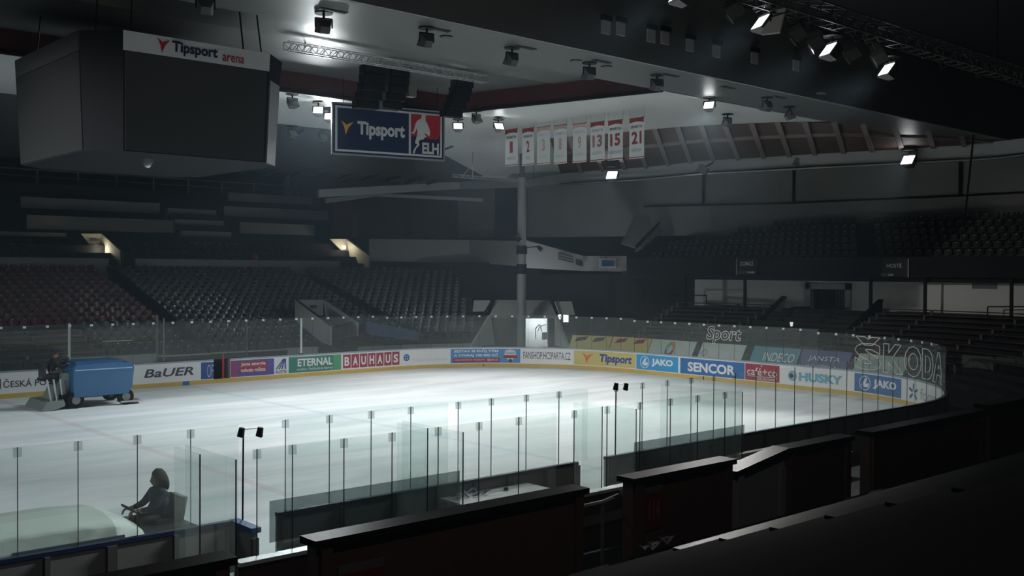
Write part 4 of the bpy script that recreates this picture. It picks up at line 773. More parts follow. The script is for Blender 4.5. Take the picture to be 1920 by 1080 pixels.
# ------------------------------------------------------------------ retired jersey banners
JX = -8.5; jt = 0
JB = [(947, 971, 243, 311, '1', 'MARCIN', 0), (979, 1001.5, 241, 310, '2', 'ŽÁK', 0), (1007, 1031.5, 238, 308, '3', 'TIKAL', 1), (1038.5, 1063, 235, 307, '8', 'BUBNÍK', 1), (1074, 1100, 232, 304.5, '9', 'HAVEL', 1), (1107, 1134, 229, 302, '13', 'KOCHTA', 2), (1140, 1168, 226, 300, '15', 'ZÁBRODSKÝ', 0), (1180, 1208, 221.5, 297, '21', 'HRDINA', 0)]
GLARE1 = mat('glare_red', (0.55, 0.36, 0.32), 0.6); GLARE2 = mat('glare_number', (0.33, 0.13, 0.15), 0.6); CLOTH = mat('banner_cloth', (0.84, 0.86, 0.85), 0.8, noise=0.05)  # lamp glare on some banners put into paler print colours
for x0, x1, y0, y1, num, nm, glare in JB:
    q0, q1 = at(x0, y0, 'x', JX), at(x1, y0, 'x', JX); z1 = (q0.z+q1.z)/2; z0 = at((x0+x1)/2, y1, 'x', JX).z; ya, yb = q0.y, q1.y
    wv = lambda u, v: 0.03*math.sin(3*u+2*v)*(1-v)
    jf = lambda o: (lambda u, v: Vector((JX-o+wv(u, v), ya+(yb-ya)*u, z0+(z1-z0)*v)))
    t = thing('jersey_banner', 'white hanging banner with the number %s below the light ceiling' % num, 'banner', (JX, (ya+yb)/2, z0), 'numbered banners hanging in a row')
    mb = MB(); f0, fb = jf(0), jf(-0.015)
    mb.loft([[f0(u/4, v/6) for v in range(7)]+[fb(u/4, v/6) for v in range(6, -1, -1)] for u in range(5)]); mb.build('cloth', CLOTH, t)
    mr = GLARE1 if glare == 1 else M_redd; mn = GLARE1 if glare == 1 else (GLARE2 if glare == 2 else M_redd); mt = PALE if glare == 1 else (GREYT if glare == 2 else INK)
    mb = MB(); poly(mb, [(0.02, 0.995), (0.98, 0.995), (0.98, 0.88), (0.75, 0.905), (0.5, 0.915), (0.25, 0.905), (0.02, 0.88)], jf(0.012)); mb.build('top_band', mr, t, fix=False)
    mb = MB(); letters(mb, 'SPARTA', (0.12, 0.90, 0.755, 0.825), jf(0.015), 0.02); mb.build('lettering', mt, t, fix=False)
    mb = MB(); w_ = 0.12 if len(num) == 1 else 0.34; letters(mb, num, (0.5-w_, 0.5+w_, 0.36, 0.67), jf(0.015), 0.03); mb.build('number', mn, t, fix=False)
    mb = MB(); letters(mb, nm, (0.5-0.055*len(nm), 0.5+0.055*len(nm), 0.17, 0.25), jf(0.015)); mb.build('name', GREYT if glare != 1 else PALE, t, fix=False)
    mb = MB(); strip(mb, 0, 1, 0.02, 0.04, jf(0.012), 3); mb.build('bottom_line', mr if glare != 1 else M_orange, t, fix=False)
    MB().tube((JX, ya, z1+0.01), (JX, yb, z1+0.01), 0.02, 6).build('rod', M_post, t); MB().tube((JX, ya, z1), (JX, ya, 12.81), 0.006, 4).tube((JX, yb, z1), (JX, yb, 12.81), 0.006, 4).build('cord', M_post, t)

# ------------------------------------------------------------------ floodlights
def flood(label, group, lit=False, s=1.0):
    t = thing('floodlight', label, 'floodlight', (0, 0, 0), group)
    n = 14; MB().tube((0, 0, -0.03), (0, 0, 0.0), 0.26*s, n).build('ceiling_plate', M_dark, t)
    MB().tube((0, 0, -0.16*s), (0, 0, -0.02), 0.035*s).path([(-0.24*s, 0, -0.42*s), (-0.24*s, 0, -0.16*s), (0.24*s, 0, -0.16*s), (0.24*s, 0, -0.42*s)], 0.02*s).build('bracket', M_dark, t)
    M = Matrix.Rotation(R(-38), 3, 'X'); c = Vector((0, 0, -0.42*s)); mb = MB()
    fr = [(-0.22, -0.20), (0.22, -0.20), (0.22, 0.20), (-0.22, 0.20)]; bk = [(-0.12, -0.11), (0.12, -0.11), (0.12, 0.11), (-0.12, 0.11)]
    mb.loft([[c+M @ Vector((x*s, 0.16*s, z*s)) for x, z in bk], [c+M @ Vector((x*s, -0.08*s, z*s)) for x, z in fr], [c+M @ Vector((x*s, -0.13*s, z*s)) for x, z in fr]]); h = mb.build('housing', M_post, t)
    mb = MB(); mb.add([c+M @ Vector((x*0.88*s, -0.137*s, z*0.88*s)) for x, z in fr], [(0, 1, 2, 3)]); mb.build('lens', M_lamp if lit else mat('lens_dull', (0.20, 0.22, 0.22), 0.25), h, fix=False)
    return t
base = flood('', 'unlit floodlights under the near ceiling band'); fl = [(385, 3, 'at the top edge, above the scoreboard lettering'), (607, 40, 'left of the truss end'), (800, 67, 'above the speaker columns'), (960, 103, 'above the ELH panel'), (1105, 130, 'above the numbered banners'), (1232, 152, 'near the tip of the maroon ceiling edge'), (1438, 192, 'over the brown ceiling panels'), (1364, 222, 'close to the lit pair, lower down')]
for k, (px, py, wh) in enumerate(fl):
    o = base if k == 0 else dup(base, (0, 0, 0)); q = at(px, py+4, 'z', 12.5); o.location = (q.x, q.y, 12.8); o['label'] = 'unlit floodlight under the light ceiling band, ' + wh; o.rotation_euler = (0, 0, PI+random.uniform(-0.5, 0.2))
o = dup(base, (-3.9, 8.7, 12.8), 1.0, 'small dark bracket lamp under the ceiling band right of the unlit floodlights', 'unlit floodlights under the near ceiling band')
base2 = flood('', 'lit floodlights', True, 1.0); LB = ['lit floodlight at the far soffit right of the scoreboard', 'lit floodlight half hidden behind the left edge of the Tipsport sign', 'lit floodlight right of the ELH panel', 'lit floodlight left of the banner with number 1', 'lit floodlight below the banners with numbers 13 and 15', 'lit floodlight on the far beam at the right', 'lit floodlight on the near truss, leftmost with a white flap', 'lit floodlight on the near truss, middle strip', 'lit floodlight on the near truss, rightmost', 'lit floodlight under the ceiling band right of the banners', 'added fill floodlight on the near truss at the top edge of the picture', 'added fill floodlight under the ceiling at the far left end, outside the picture', 'second added fill floodlight at the far left end of the ceiling, outside the picture', 'added fill floodlight under the ceiling band left of the picture, over the pale ice machine']
for k, (l, aim, p, sz, sx_, bl) in enumerate(LIGHTS):
    o = base2 if k == 0 else dup(base2, (0, 0, 0)); d = Vector(aim)-Vector(l); o.location = (l[0]-d.normalized().x*0.18, l[1]-d.normalized().y*0.18, l[2]+0.50); o['label'] = LB[k]; o.rotation_euler = (0, 0, math.atan2(d.y, d.x)+PI/2)
    if k in (4, 5): o.scale = (1.7, 1.7, 1.7); o.location.z += 0.25
    zc = 12.8 if k < 4 or k == 9 or k > 10 else (12.1 if k < 6 else 11.6)
    if k in (6, 7, 8, 10):
        MB().tube(tuple(o.location), (o.location.x, -3.5, 11.37), 0.03).build('truss_arm', M_dark, o)
    elif zc > o.location.z+0.02: MB().tube(tuple(o.location), (o.location.x, o.location.y, zc), 0.03).build('drop_tube', M_dark, o)
for px, py, lb, z in ((548, 197, 'unlit lamp left of the two lit ones at the far soffit', 12.8), (893, 226, 'unlit lamp between the two lit ones right of the ELH panel', 12.8), (548, 252, 'dim lamp hanging below the far soffit, left one', 12.75), (605, 258, 'dim lamp hanging below the far soffit, right one', 12.75)):
    q = at(px, py, 'z', 12.35); dup(base, (q.x, q.y, z), 0.0, lb, 'unlit lamps at the far soffit')
# slot vents and round speakers let into the ceiling band
for px, py, lb in ((625, 20, 'left of the truss end'), (822, 55, 'above the speaker columns'), (985, 89, 'above the ELH panel'), (1128, 115, 'above the numbered banners'), (1258, 141, 'above the maroon ceiling tip'), (1365, 164, 'above the lit pair'), (1462, 182, 'over the brown panels')):
    q = at(px, py, 'z', 12.79); t = thing('ceiling_slot', 'dark slot in the light ceiling band ' + lb, 'vent', tuple(q), 'slots in the ceiling band'); MB().bb((q.x-0.42, q.y-0.09, 12.77), (q.x+0.42, q.y+0.09, 12.80)).build('frame', M_post, t); MB().bb((q.x-0.38, q.y-0.06, 12.76), (q.x+0.38, q.y+0.06, 12.775)).build('opening', M_dark, t)
for px, py, lb in ((837, 69, 'beside the second floodlight'), (1080, 114, 'left of the banner floodlight'), (1137, 125, 'right of the banner floodlight'), (1540, 174, 'over the brown panels')):
    q = at(px, py, 'z', 12.79); tag(MB().tube((q.x, q.y, 12.76), (q.x, q.y, 12.80), 0.2, 16).build('ceiling_speaker', M_post), 'round dark disc in the light ceiling band ' + lb, 'ceiling speaker', 'round discs in the ceiling band')
# square boxes on the dark fascia
for k, (px, py) in enumerate(((1135, 50), (1163, 53), (1220, 66), (1246, 70), (1293, 84), (1343, 95), (1414, 108), (1492, 122))):
    q = at(px, py, 'y', 6.84); t = thing('fascia_window', 'pale square with a dark hood on the dark fascia, %s from the left' % nth(k), 'window', (q.x, 6.85, q.z), 'pale squares on the dark fascia'); hh = 0.24
    MB().bb((q.x-0.21, 6.80, q.z-hh), (q.x+0.21, 6.86, q.z+hh*0.8)).build('pane', mat('fascia_pane', (0.6, 0.62, 0.62), 0.6), t); MB().bb((q.x-0.23, 6.72, q.z+hh*0.8), (q.x+0.23, 6.86, q.z+hh*1.5)).build('hood', M_dark, t)
# near truss with stage lamps
t = thing('truss', 'dark lattice truss with cables in the upper right corner', 'truss', (-20, -3.5, 11.3)); lattice((-27, -3.5, 11.35), (-9.5, -3.5, 11.35), 0.4, 0.4, 34, 0.025).build('lattice', M_post, t)
for k in range(26):
    mb = MB(); x = -26.5+0.62*k; p0 = Vector((x, -3.4+random.uniform(-.3, .2), 11.4+random.uniform(-0.1, 0.5))); mb.path([p0, p0+Vector((0.2, 0, -0.16)), p0+Vector((0.45, 0.05, -0.1)), p0+Vector((0.62, 0, 0.05))], 0.012, 5); mb.build('cable_loop', M_steel, t)
[MB().tube((x, -3.6, 11.7), (x, -3.6, 15.7), 0.02).build('hanger', M_dark, t) for x in (-25, -12)]
for px, py, lb in ((1375, 12, 'leftmost dark'), (1495, 55, 'second dark'), (1528, 72, 'third dark'), (1597, 92, 'fourth dark'), (1648, 100, 'grey')):
    q = at(px, py, 'y', -3.4); t = thing('stage_lamp', lb + ' boxy stage lamp hanging from the near truss', 'stage lamp', (q.x, -3.4, q.z-0.2), 'boxy lamps on the near truss'); M = Matrix.Rotation(R(30), 3, 'Y') @ Matrix.Rotation(R(-30), 3, 'X')
    h = MB().box((q.x, -3.4, q.z), (0.34, 0.30, 0.42), 0, 0, M).build('housing', M_post if 'grey' not in lb else M_frame, t); MB().box((q.x+0.1, -3.2, q.z-0.17), (0.28, 0.04, 0.25), 0, 0, M).build('barn_door', M_frame, t); MB().tube((q.x, -3.4, q.z+0.1), (q.x, -3.5, 11.4), 0.02).build('hook', M_dark, t)
l = LIGHTS[6][0]; q = at(1455, 40, 'y', -3.6)
t = thing('reflector_flap', 'bright white reflector flap at the left lamp of the near truss', 'reflector', tuple(q)); M = Matrix.Rotation(R(35), 3, 'Y'); MB().box((q.x, -3.55, q.z), (0.05, 0.4, 0.75), 0.3, 0, M).build('flap', M_white, t); MB().path([(q.x+0.2, -3.5, q.z+0.2), (q.x+0.35, -3.5, q.z-0.12), (q.x+0.2, -3.5, q.z-0.2)], 0.012).build('cable', M_steel, t); MB().tube((q.x, -3.55, q.z+0.3), (q.x+0.1, -3.5, 11.6), 0.015).build('arm', M_dark, t)

def slabq(pts, th): 
    n = ((pts[1]-pts[0]).cross(pts[-1]-pts[0])).normalized()
    if n.dot(CAM-pts[0]) > 0: n = -n
    return MB().prism(pts, n*th)

# ------------------------------------------------------------------ far stand: walls, portals, parapets
def wallthing(label, cat, parts, name='parapet', group=None):
    t = None
    for nm, mb, m in parts:
        if t is None: v = mb.v[0]; t = thing(name, label, cat, tuple(v), group)
        mb.build(nm, m, t)
    return t
def lowwall(x0, x1, y, z0, z1, label, m, mc, th=0.18, name='parapet', cat='parapet'):
    return wallthing(label, cat, [('panel', MB().bb((x0, y, z0), (x1, y+th, z1-0.06)), m), ('coping', MB().bb((x0-0.02, y-0.03, z1-0.06), (x1+0.02, y+th+0.03, z1)), mc)], name)
xs = [at(p, 660, 'y', 32.35).x for p in (130, 296, 398, 538, 596, 640, 900)]
lowwall(xs[0], xs[1], 32.35, 0, 1.42, 'pale low wall behind the blue ice machine', M_greyl, M_greyl); lowwall(xs[1], xs[2], 32.35, 0, 1.32, 'low wall with a pale top behind the BAUER board', M_wood2, M_greyl)
lowwall(xs[2], xs[3], 32.3, 0, 1.34, 'maroon low wall with a pale top behind the AUSTIS board', M_wood2, M_greyl); lowwall(xs[3], xs[4], 32.35, 0, 1.36, 'short pale low wall behind the ETERNAL board', M_greyl, M_greyl)
t = None
mb = MB(); along(34.6, 41.2, rect(-1.95, -2.15, 0, 1.22)).build('curved_wall', M_greyw, thing('parapet', 'grey curved low wall behind the BAUHAUS board and the sky blue board', 'parapet', tuple(P(38, -2))))
lowwall(-62, -18.9, 47.4, 5.0, 6.22, 'long grey parapet above the red seats, left of the lit doorway', M_greyw, M_greyw); lowwall(-17.2, -2.2, 47.4, 5.0, 6.22, 'long grey parapet above the black seats between the lit doorways', M_greyw, M_greyw)
for x0, x1, y, z0, z1, lb, m in ((-45, -19.9, 52, 6.9, 7.86, 'lowest cream parapet at the left edge of the upper tier', M_cream), (-22.0, -12.3, 53, 8.0, 9.0, 'cream parapet of the upper tier above the left lit doorway', M_cream), (-7.2, -0.9, 53, 8.25, 9.06, 'cream parapet of the upper tier right of the stairs', M_cream),
                                 (-21.5, -12.0, 56, 9.6, 10.35, 'dim middle parapet of the upper tier left of the stairs', M_greyw), (-7.0, 2.1, 56, 9.62, 10.38, 'grey middle parapet of the upper tier right of the stairs', M_greyw), (-24, -11.5, 58, 10.8, 11.45, 'topmost parapet of the upper tier left of the stairs', M_conc), (-5.6, 1.8, 58, 10.95, 11.6, 'topmost parapet of the upper tier right of the stairs', M_greyw)):
    lowwall(x0, x1, y, z0, z1, lb, m, m)
t = thing('upper_stairs', 'dim stairs in the middle of the upper tier between the cream parapets', 'stairs', (-10, 55, 6))
for k in range(9): MB().bb((-11.9, 50+0.6*k, 6.0), (-8.2, 50.6+0.6*k, 6.6+0.42*k)).build('step', M_conc if k % 2 else M_greyw, t)
t = thing('guard_rail', 'grey railing along the top of the far stand under the scoreboard', 'railing', (-10, 60, 11.6))
MB().tube((-40, 60, 12.5), (0.7, 60, 12.6), 0.05).tube((-40, 60, 12.05), (0.7, 60, 12.1), 0.03).build('rail', M_greyw, t)
for k in range(9): MB().tube((-22+2.8*k, 60, 11.5), (-22+2.8*k, 60, 12.55), 0.07).build('post', M_greyw, t)
MB().bb((0.4, 59.9, 10.6), (0.9, 60.2, 13.4)).prism([(0.9, 59.9, 13.3), (1.1, 59.9, 13.3), (2.2, 59.9, 11.0), (2.0, 59.9, 11.0)], (0, 0.2, 0)).build('end_post', M_greyw, t)
M_portal = mat('portal_wall', (0.55, 0.53, 0.44), 0.7); M_warm = emit('portal_lamp', (1.0, 0.93, 0.72), 5.0)
def warm(loc, p):
    l = bpy.data.lights.new('portal_light', 'POINT'); o = bpy.data.objects.new('portal_light', l); COL.objects.link(o); l.energy = p; l.color = (1, 0.92, 0.72); l.shadow_soft_size = 0.12; o.location = loc
t = thing('stair_portal', 'lit doorway with a bright lamp above the red seats at the left', 'doorway', tuple(at(190, 500, 'x', -17.8)))
slabq([at(190, 438, 'x', -17.8), at(190, 505, 'x', -17.8), at(200, 512, 'x', -17.8), at(225, 516, 'x', -17.8), at(225, 470, 'x', -17.8)], 0.15).build('side_wall', M_portal, t)
q = at(190, 438, 'x', -17.8); slabq([at(152, 438, 'y', q.y), at(190, 438, 'y', q.y), at(190, 500, 'y', q.y), at(176, 470, 'y', q.y)], 0.1).build('back_wall', M_portal, t)
a_ = at(180, 463, 'y', q.y-0.3); MB().ball(a_, 0.24, 1.2, 0.4, 0.5).build('lamp', M_warm, t); warm(a_+Vector((0, -0.7, -0.2)), 26); MB().bb(at(169, 452, 'y', q.y-0.1), at(184, 449, 'y', q.y-0.14)).build('sign_plate', M_post, t)
slabq([at(225, 470, 'x', -17.75), at(225, 517, 'x', -17.75), at(231, 518, 'x', -17.75), at(231, 473, 'x', -17.75)], 0.2).build('end_post', M_conc, t); MB().tube(at(197, 501, 'x', -17.9), at(219, 487, 'x', -17.9), 0.04).build('handrail', M_post, t)
t = thing('stair_portal', 'lit doorway right of the upper stairs, below the ELH sign side', 'doorway', tuple(at(660, 497, 'x', 1.0)))
slabq([at(650, 449, 'x', 0.9), at(655, 478, 'x', 0.9), at(661, 497, 'x', 0.9), at(692, 510, 'x', 0.9), at(692, 480, 'x', 0.9)], 0.15).build('side_wall', M_portal, t)
q = at(650, 449, 'x', 0.9); slabq([at(618, 448, 'y', q.y), at(655, 448, 'y', q.y), at(658, 488, 'y', q.y)], 0.1).build('back_wall', M_portal, t); MB().tube(at(652, 447, 'x', 0.88), at(692, 478, 'x', 0.88), 0.06).build('handrail', M_dark, t); warm(at(645, 462, 'y', q.y-0.8), 30); MB().ball(at(646, 464, 'y', q.y-0.2), 0.12).build('lamp', M_warm, t)
w0 = [(692, 448, 76), (880, 450, 77), (985, 452, 73)]; mb = MB(); b0 = [(692, 490, 76), (880, 492, 77), (985, 500, 73)]
t = thing('balcony_front', 'blue grey balcony wall between the right lit doorway and the white column', 'balcony', tuple(atd(800, 490, 77)))
for k in range(2): slabq([atd(*b0[k]), atd(*b0[k+1]), atd(*w0[k+1]), atd(*w0[k])], 0.2).build('panel', M_greyw, t)
t = thing('balcony_front', 'white corner balcony with two small signs right of the column', 'balcony', tuple(atd(1095, 505, 71)))
slabq([atd(985, 502, 69), atd(1095, 508, 71), atd(1095, 480, 71), atd(985, 450, 69)], 0.2).build('sloping_panel', M_greyl, t); slabq([atd(1095, 508, 71), atd(1175, 509, 72), atd(1175, 480, 72), atd(1095, 480, 71)], 0.2).build('panel', M_greyl, t)
slabq([atd(1124, 503, 71.2), atd(1155, 503, 71.6), atd(1155, 484, 71.6), atd(1124, 484, 71.2)], 0.05).build('sign_plate', M_clipw, t); slabq([atd(1129, 499, 71.1), atd(1151, 499, 71.4), atd(1151, 488, 71.4), atd(1129, 488, 71.1)], 0.05).build('sign_print', BLUE, t)
slabq([atd(1080, 496, 70.4), atd(1092, 499, 70.7), atd(1092, 488, 70.7), atd(1080, 485, 70.4)], 0.04).build('dark_plate', M_post, t)
for k in range(3): slabq([atd(1047, 476+5*k, 69.9), atd(1075, 483+5*k, 70.3), atd(1075, 480+5*k, 70.3), atd(1047, 473+5*k, 69.9)], 0.04).build('text_line', M_post, t)
t = thing('stair_parapet', 'pale sloping stair parapet left of the upper grey seats', 'parapet', tuple(atd(1190, 464, 74)))
slabq([atd(1165, 455, 74), atd(1192, 464, 74), atd(1248, 410, 76), atd(1244, 402, 76), atd(1190, 405, 75)], 0.2).build('panel', M_greyw, t); MB().tube(atd(1192, 462, 73.6), atd(1248, 406, 75.6), 0.08).build('handrail', M_dark, t); slabq([atd(1205, 462, 73.5), atd(1190, 470, 73.5), atd(1246, 415, 75.5), atd(1250, 420, 75.5)], 0.15).build('side_panel', M_greyw, t)
t = thing('pillar', 'short pale pillar on the wall above the stair parapet', 'pillar', tuple(atd(1272, 412, 77))); slabq([atd(1262, 412, 77), atd(1282, 412, 77), atd(1282, 356, 77), atd(1262, 356, 77)], 0.4).build('shaft', M_greyl, t)
# press box wall with a red inside, above the balcony wall
t = thing('press_box', 'dark press box with a dull red back wall below the ELH sign', 'press box', tuple(atd(640, 440, 80)))
slabq([atd(625, 445, 82), atd(930, 445, 82), atd(930, 372, 82), atd(625, 365, 82)], 0.2).build('back_wall', M_maroon, t); slabq([atd(610, 372, 79), atd(705, 362, 79), atd(705, 368, 79), atd(610, 380, 79)], 0.3).build('roof_edge', M_beam, t); slabq([atd(705, 362, 79), atd(905, 372, 79), atd(905, 378, 79), atd(705, 368, 79)], 0.3).build('roof_edge', M_beam, t)
for px in (660, 760, 840): slabq([atd(px, 445, 80), atd(px+12, 445, 80), atd(px+12, 375, 80), atd(px, 375, 80)], 0.2).build('pillar', M_concd, t)
slabq([atd(928, 446, 80), atd(985, 446, 78), atd(985, 350, 78), atd(928, 350, 80)], 0.2).build('end_wall', M_slope, t)
xe = atd(516, 480, 69); tag(MB().tube((xe.x, 48.1, 5.6), (xe.x, 48.1, 6.55), 0.18, 10).ball((xe.x, 48.1, 6.6), 0.16).build('fire_extinguisher', M_red), 'small red fire extinguisher above the black seats', 'extinguisher')
# lower stairway walls in the far stand
t = thing('stair_portal', 'pale stairway opening in the black seats above the BAUHAUS board', 'doorway', tuple(at(620, 645, 'x', -10)))
slabq([at(605, 562, 'x', -8.8), at(612, 600, 'x', -8.8), at(620, 652, 'x', -8.8), at(669, 655, 'x', -8.8), at(669, 605, 'x', -8.8)], 0.15).build('side_wall', M_greyl, t)
slabq([at(553, 562, 'x', -12.4), at(553, 600, 'x', -12.4), at(600, 640, 'x', -12.4), at(618, 648, 'x', -12.4), at(618, 608, 'x', -12.4)], 0.15).build('near_wall', M_greyw, t); MB().tube(at(556, 562, 'x', -12.5), at(620, 610, 'x', -12.5), 0.06).build('handrail', M_dark, t)
q = at(605, 562, 'x', -8.8); slabq([at(560, 562, 'y', q.y), at(606, 562, 'y', q.y), at(606, 605, 'y', q.y), at(590, 600, 'y', q.y)], 0.1).build('back_wall', M_greyl, t); MB().bb(at(581, 572, 'y', q.y-0.1), at(594, 577, 'y', q.y-0.14)).build('sign_plate', M_post, t); MB().tube(at(630, 612, 'x', -9.0), at(660, 603, 'x', -9.0), 0.04).build('inner_handrail', M_post, t)
# aisle
t = thing('aisle_stairs', 'grey aisle stairs between the red and the black seats', 'stairs', (-19.4, 40, 3))
for k in range(19): MB().bb((-19.85, W+D0+RUN*k, Z0+RISE*k-0.1), (-19.05, W+D0+RUN*(k+1), Z0+RISE*k+0.14)).build('step', M_conc, t)
MB().prism([(-19.05, W+D0+RUN*2, Z0+0.5), (-19.05, W+D0+RUN*18, Z0+RISE*18+0.1), (-19.05, W+D0+RUN*18, Z0+RISE*18+0.75), (-19.05, W+D0+RUN*2, Z0+RISE*2+0.5)], (0.12, 0, 0)).build('stair_wall', M_conc, t)
# blue cloth over the corner seats
slabq([atd(688, 601, 61.5), atd(740, 640, 60), atd(786, 640, 60), atd(786, 622, 61), atd(730, 606, 61.5)], 0.06)
tag(slabq([atd(688, 602, 61.0), atd(688, 626, 60.3), atd(786, 640, 60.3), atd(786, 622, 61.0)], 0.06).build('blue_banner', mat('cloth_blue', (0.05, 0.085, 0.19), 0.7, noise=0.4, nscale=3)), 'dark blue cloth banner laid over the corner seats left of the tunnel', 'banner')

# ------------------------------------------------------------------ seats
M_plate = mat('seat_plate', (0.40, 0.41, 0.42), 0.4)
def seat_mesh():
    mb = MB(); w2 = 0.225
    fr = lambda u: -0.05*(1-(u/w2)**2)
    us = [-w2, -w2*0.5, 0, w2*0.5, w2]
    mb.loft([[(u, 0.0-fr(u), 0.36), (u, 0.06-fr(u), 0.62), (u, 0.10-fr(u), 0.80-0.05*abs(u/w2)**3), (u, 0.135-fr(u), 0.79-0.05*abs(u/w2)**3), (u, 0.095-fr(u), 0.62), (u, 0.035-fr(u), 0.36)] for u in us])
    mb.loft([[(u*0.92, -0.30, 0.40), (u*0.92, -0.02, 0.37), (u*0.92, -0.02, 0.41), (u*0.92, -0.30, 0.45)] for u in us])
    mb.bb((-0.03, -0.08, 0.0), (0.03, 0.10, 0.37)); mb.bb((-0.05, 0.112, 0.69), (0.05, 0.14, 0.745), 1); return mb
def seatset(name, label, group, cat, m, spots, limit=300):
    spots = sorted(spots, key=lambda q: (Vector(q[0])-CAM).length); proto = None
    for loc, rz in spots[:limit]:
        if proto is None:
            proto = seat_mesh().build(name, [m, M_plate]); tag(proto, label, cat, group); o = proto
        else: o = proto.copy(); COL.objects.link(o)
        o.location = loc; o.rotation_euler = (0, 0, rz)
    if len(spots) > limit:
        mb = MB(); base = seat_mesh()
        for loc, rz in spots[limit:]:
            q = Matrix.Rotation(rz, 3, 'Z'); mb.add([q @ Vector(v)+Vector(loc) for v in base.v], base.f); mb.mi[-len(base.f):] = base.mi
        tag(mb.build('seat_rows', [m, M_plate], fix=False), label + ', the rows farther back', cat, None, 'stuff')
def row_spots(k, s0, s1, pitch=0.55):
    d = D0+RUN*k+0.5; o = []; s = s0
    while s < s1:
        a, b = P(s, -d), P(s, -d-1); n = b-a; f = 1.0 if s < L1 else RR/(RR+d)
        o.append(((a.x, a.y, Z0+RISE*k), math.atan2(n.y, n.x)-PI/2)); s += pitch*f
    return o
sp = []
for k in range(19):
    for loc, rz in row_spots(k, 45-18.85, 41.0):
        if -12.7 < loc[0] < -8.2 and k < 8 and loc[1] < 40: continue
        if loc[0] > -8.5 and k < 2: continue
        if -6.2 < loc[0]-0.0 < -5.3: continue
        sp.append((loc, rz))
for k in range(6): sp += row_spots(k, 45-24.0, 45-19.9)
seatset('black_stadium_seat', 'black plastic seat in the far stand right of the aisle', 'black seats of the far stand', 'seat', M_seatk, sp)
sp = []
for k in range(6, 19): sp += row_spots(k, 45-30.5, 45-19.95)
seatset('red_stadium_seat', 'dark red plastic seat in the far stand left of the aisle', 'red seats of the far stand', 'seat', M_seatr, sp)
sp = []
for k in range(7):
    y = 5.0
    while y < 30.9:
        ai = 15.6-0.55*(3-k)
        wx_ = 20 if y < 12 else (20-(y-12)/12*1.4 if y < 24 else 18.6-(y-24)/14*5.6)
        if abs(y-ai) > 0.75 and 11.7+0.95*k+0.35 < wx_-0.75: sp.append(((11.7+0.95*k+0.35, y, 5.26+0.44*k+(0.44 if k else 0.0)), -PI/2))
        y += 0.57
seatset('grey_stadium_seat', 'dark grey seat in the upper stand at the right', 'grey seats of the upper end stand', 'seat', M_seatg, sp)
mb = MB(); b0_ = seat_mesh()
for k in (0, 1, 2):
    for i in range(66):
        q = Vector((-40+0.56*i, 48.3+1.0*k, 5.6+0.5*k))
        if not (-22.5 < q.x < -16.6 or q.x > -4.5): mb.add([Vector(v)+q for v in b0_.v], b0_.f)
tag(mb.build('seat_rows', M_seatk, fix=False), 'rows of dark seats at the foot of the upper far tier', 'seat', None, 'stuff')
# plank benches
def plank(label, group, s0, s1, k, m, z=0.42, name='plank_bench'):
    d = D0+RUN*k+0.45; c = P((s0+s1)/2, -d, Z0+RISE*k); t = thing(name, label, 'bench', tuple(c), group)
    along(s0, s1, rect(-d+0.16, -d-0.16, Z0+RISE*k+z-0.05, Z0+RISE*k+z)).build('seat_plank', m, t)
    n = max(2, int((s1-s0)/2.5))
    for i in range(n+1):
        q = P(s0+(s1-s0)*(i+0.02)/(n+0.04), -d, Z0+RISE*k); MB().bb(q-Vector((0.06, 0.06, 0)), q+Vector((0.06, 0.06, z-0.05))).build('support', M_post, t)
    return t
for k in range(7): plank('dull red plank bench in the far stand at the left, %s row from the ice' % nth(k), 'red benches of the far stand', 8, 20.6+(0.2 if k > 2 else 0.5), k, M_redbench)
tag(MB().bb(at(195, 641, 'y', 33.2), at(247, 637, 'y', 33.4)).build('white_board', M_white), 'short white board lying on the front red bench behind the blue machine', 'board')
for k in range(11):
    plank('brown plank bench left of the door stairs, %s row from the ice' % nth(k), 'brown benches of the end stand', 48.0, 52.2, k, M_wood2)
    plank('brown plank bench right of the door stairs, %s row from the ice' % nth(k), 'brown benches right of the door', 59.4, 72.0 if k > 1 else 66.0, k, M_wood2)

# ------------------------------------------------------------------ corner: column, tunnel
t = thing('column', 'tall round pale column in the far corner behind the glass', 'column', tuple(atd(977, 640, 62)*1.0)); t.location.z = 0
cxy = atd(978, 500, 62); t.location = (cxy.x, cxy.y, 0); MB().tube((cxy.x, cxy.y, 0), (cxy.x, cxy.y, 11.2), 0.27, 20).build('shaft', M_column, t); MB().tube((cxy.x, cxy.y, 11.2), (cxy.x, cxy.y, 12.8), 0.16, 12).build('neck', M_post, t)
MB().tube((cxy.x, cxy.y, 5.4), (cxy.x, cxy.y, 6.0), 0.31, 20).tube((cxy.x, cxy.y, 6.6), (cxy.x, cxy.y, 7.1), 0.33, 20).build('clamp_band', M_dark, t)
for px, py, lb in ((962, 437, 'upper left'), (968, 446, 'lower left'), (1008, 462, 'right')):
    q = atd(px, py, 61.5); c = thing('spot_lamp', lb + ' small dark spotlight clamped on the pale column', 'spotlight', tuple(q)); MB().tube(q, q+Vector((0.12, -0.25, -0.2)), 0.10, 10, 0.15).build('housing', M_dark, c); MB().tube(q+Vector((0.12, -0.25, -0.2)), q+Vector((0.125, -0.26, -0.21)), 0.13, 10).build('lens', M_alu, c); MB().tube(q, (cxy.x, cxy.y, q.z-0.1), 0.03).build('arm', M_dark, c)
t = thing('tunnel', 'pale entrance tunnel with sloping side walls in the far rink corner', 'tunnel', tuple(atd(980, 640, 63)))
slabq([atd(918, 591, 63), atd(1043, 591, 64), atd(1030, 563, 65), atd(930, 562, 64)], 0.3).build('header', M_greyw, t)
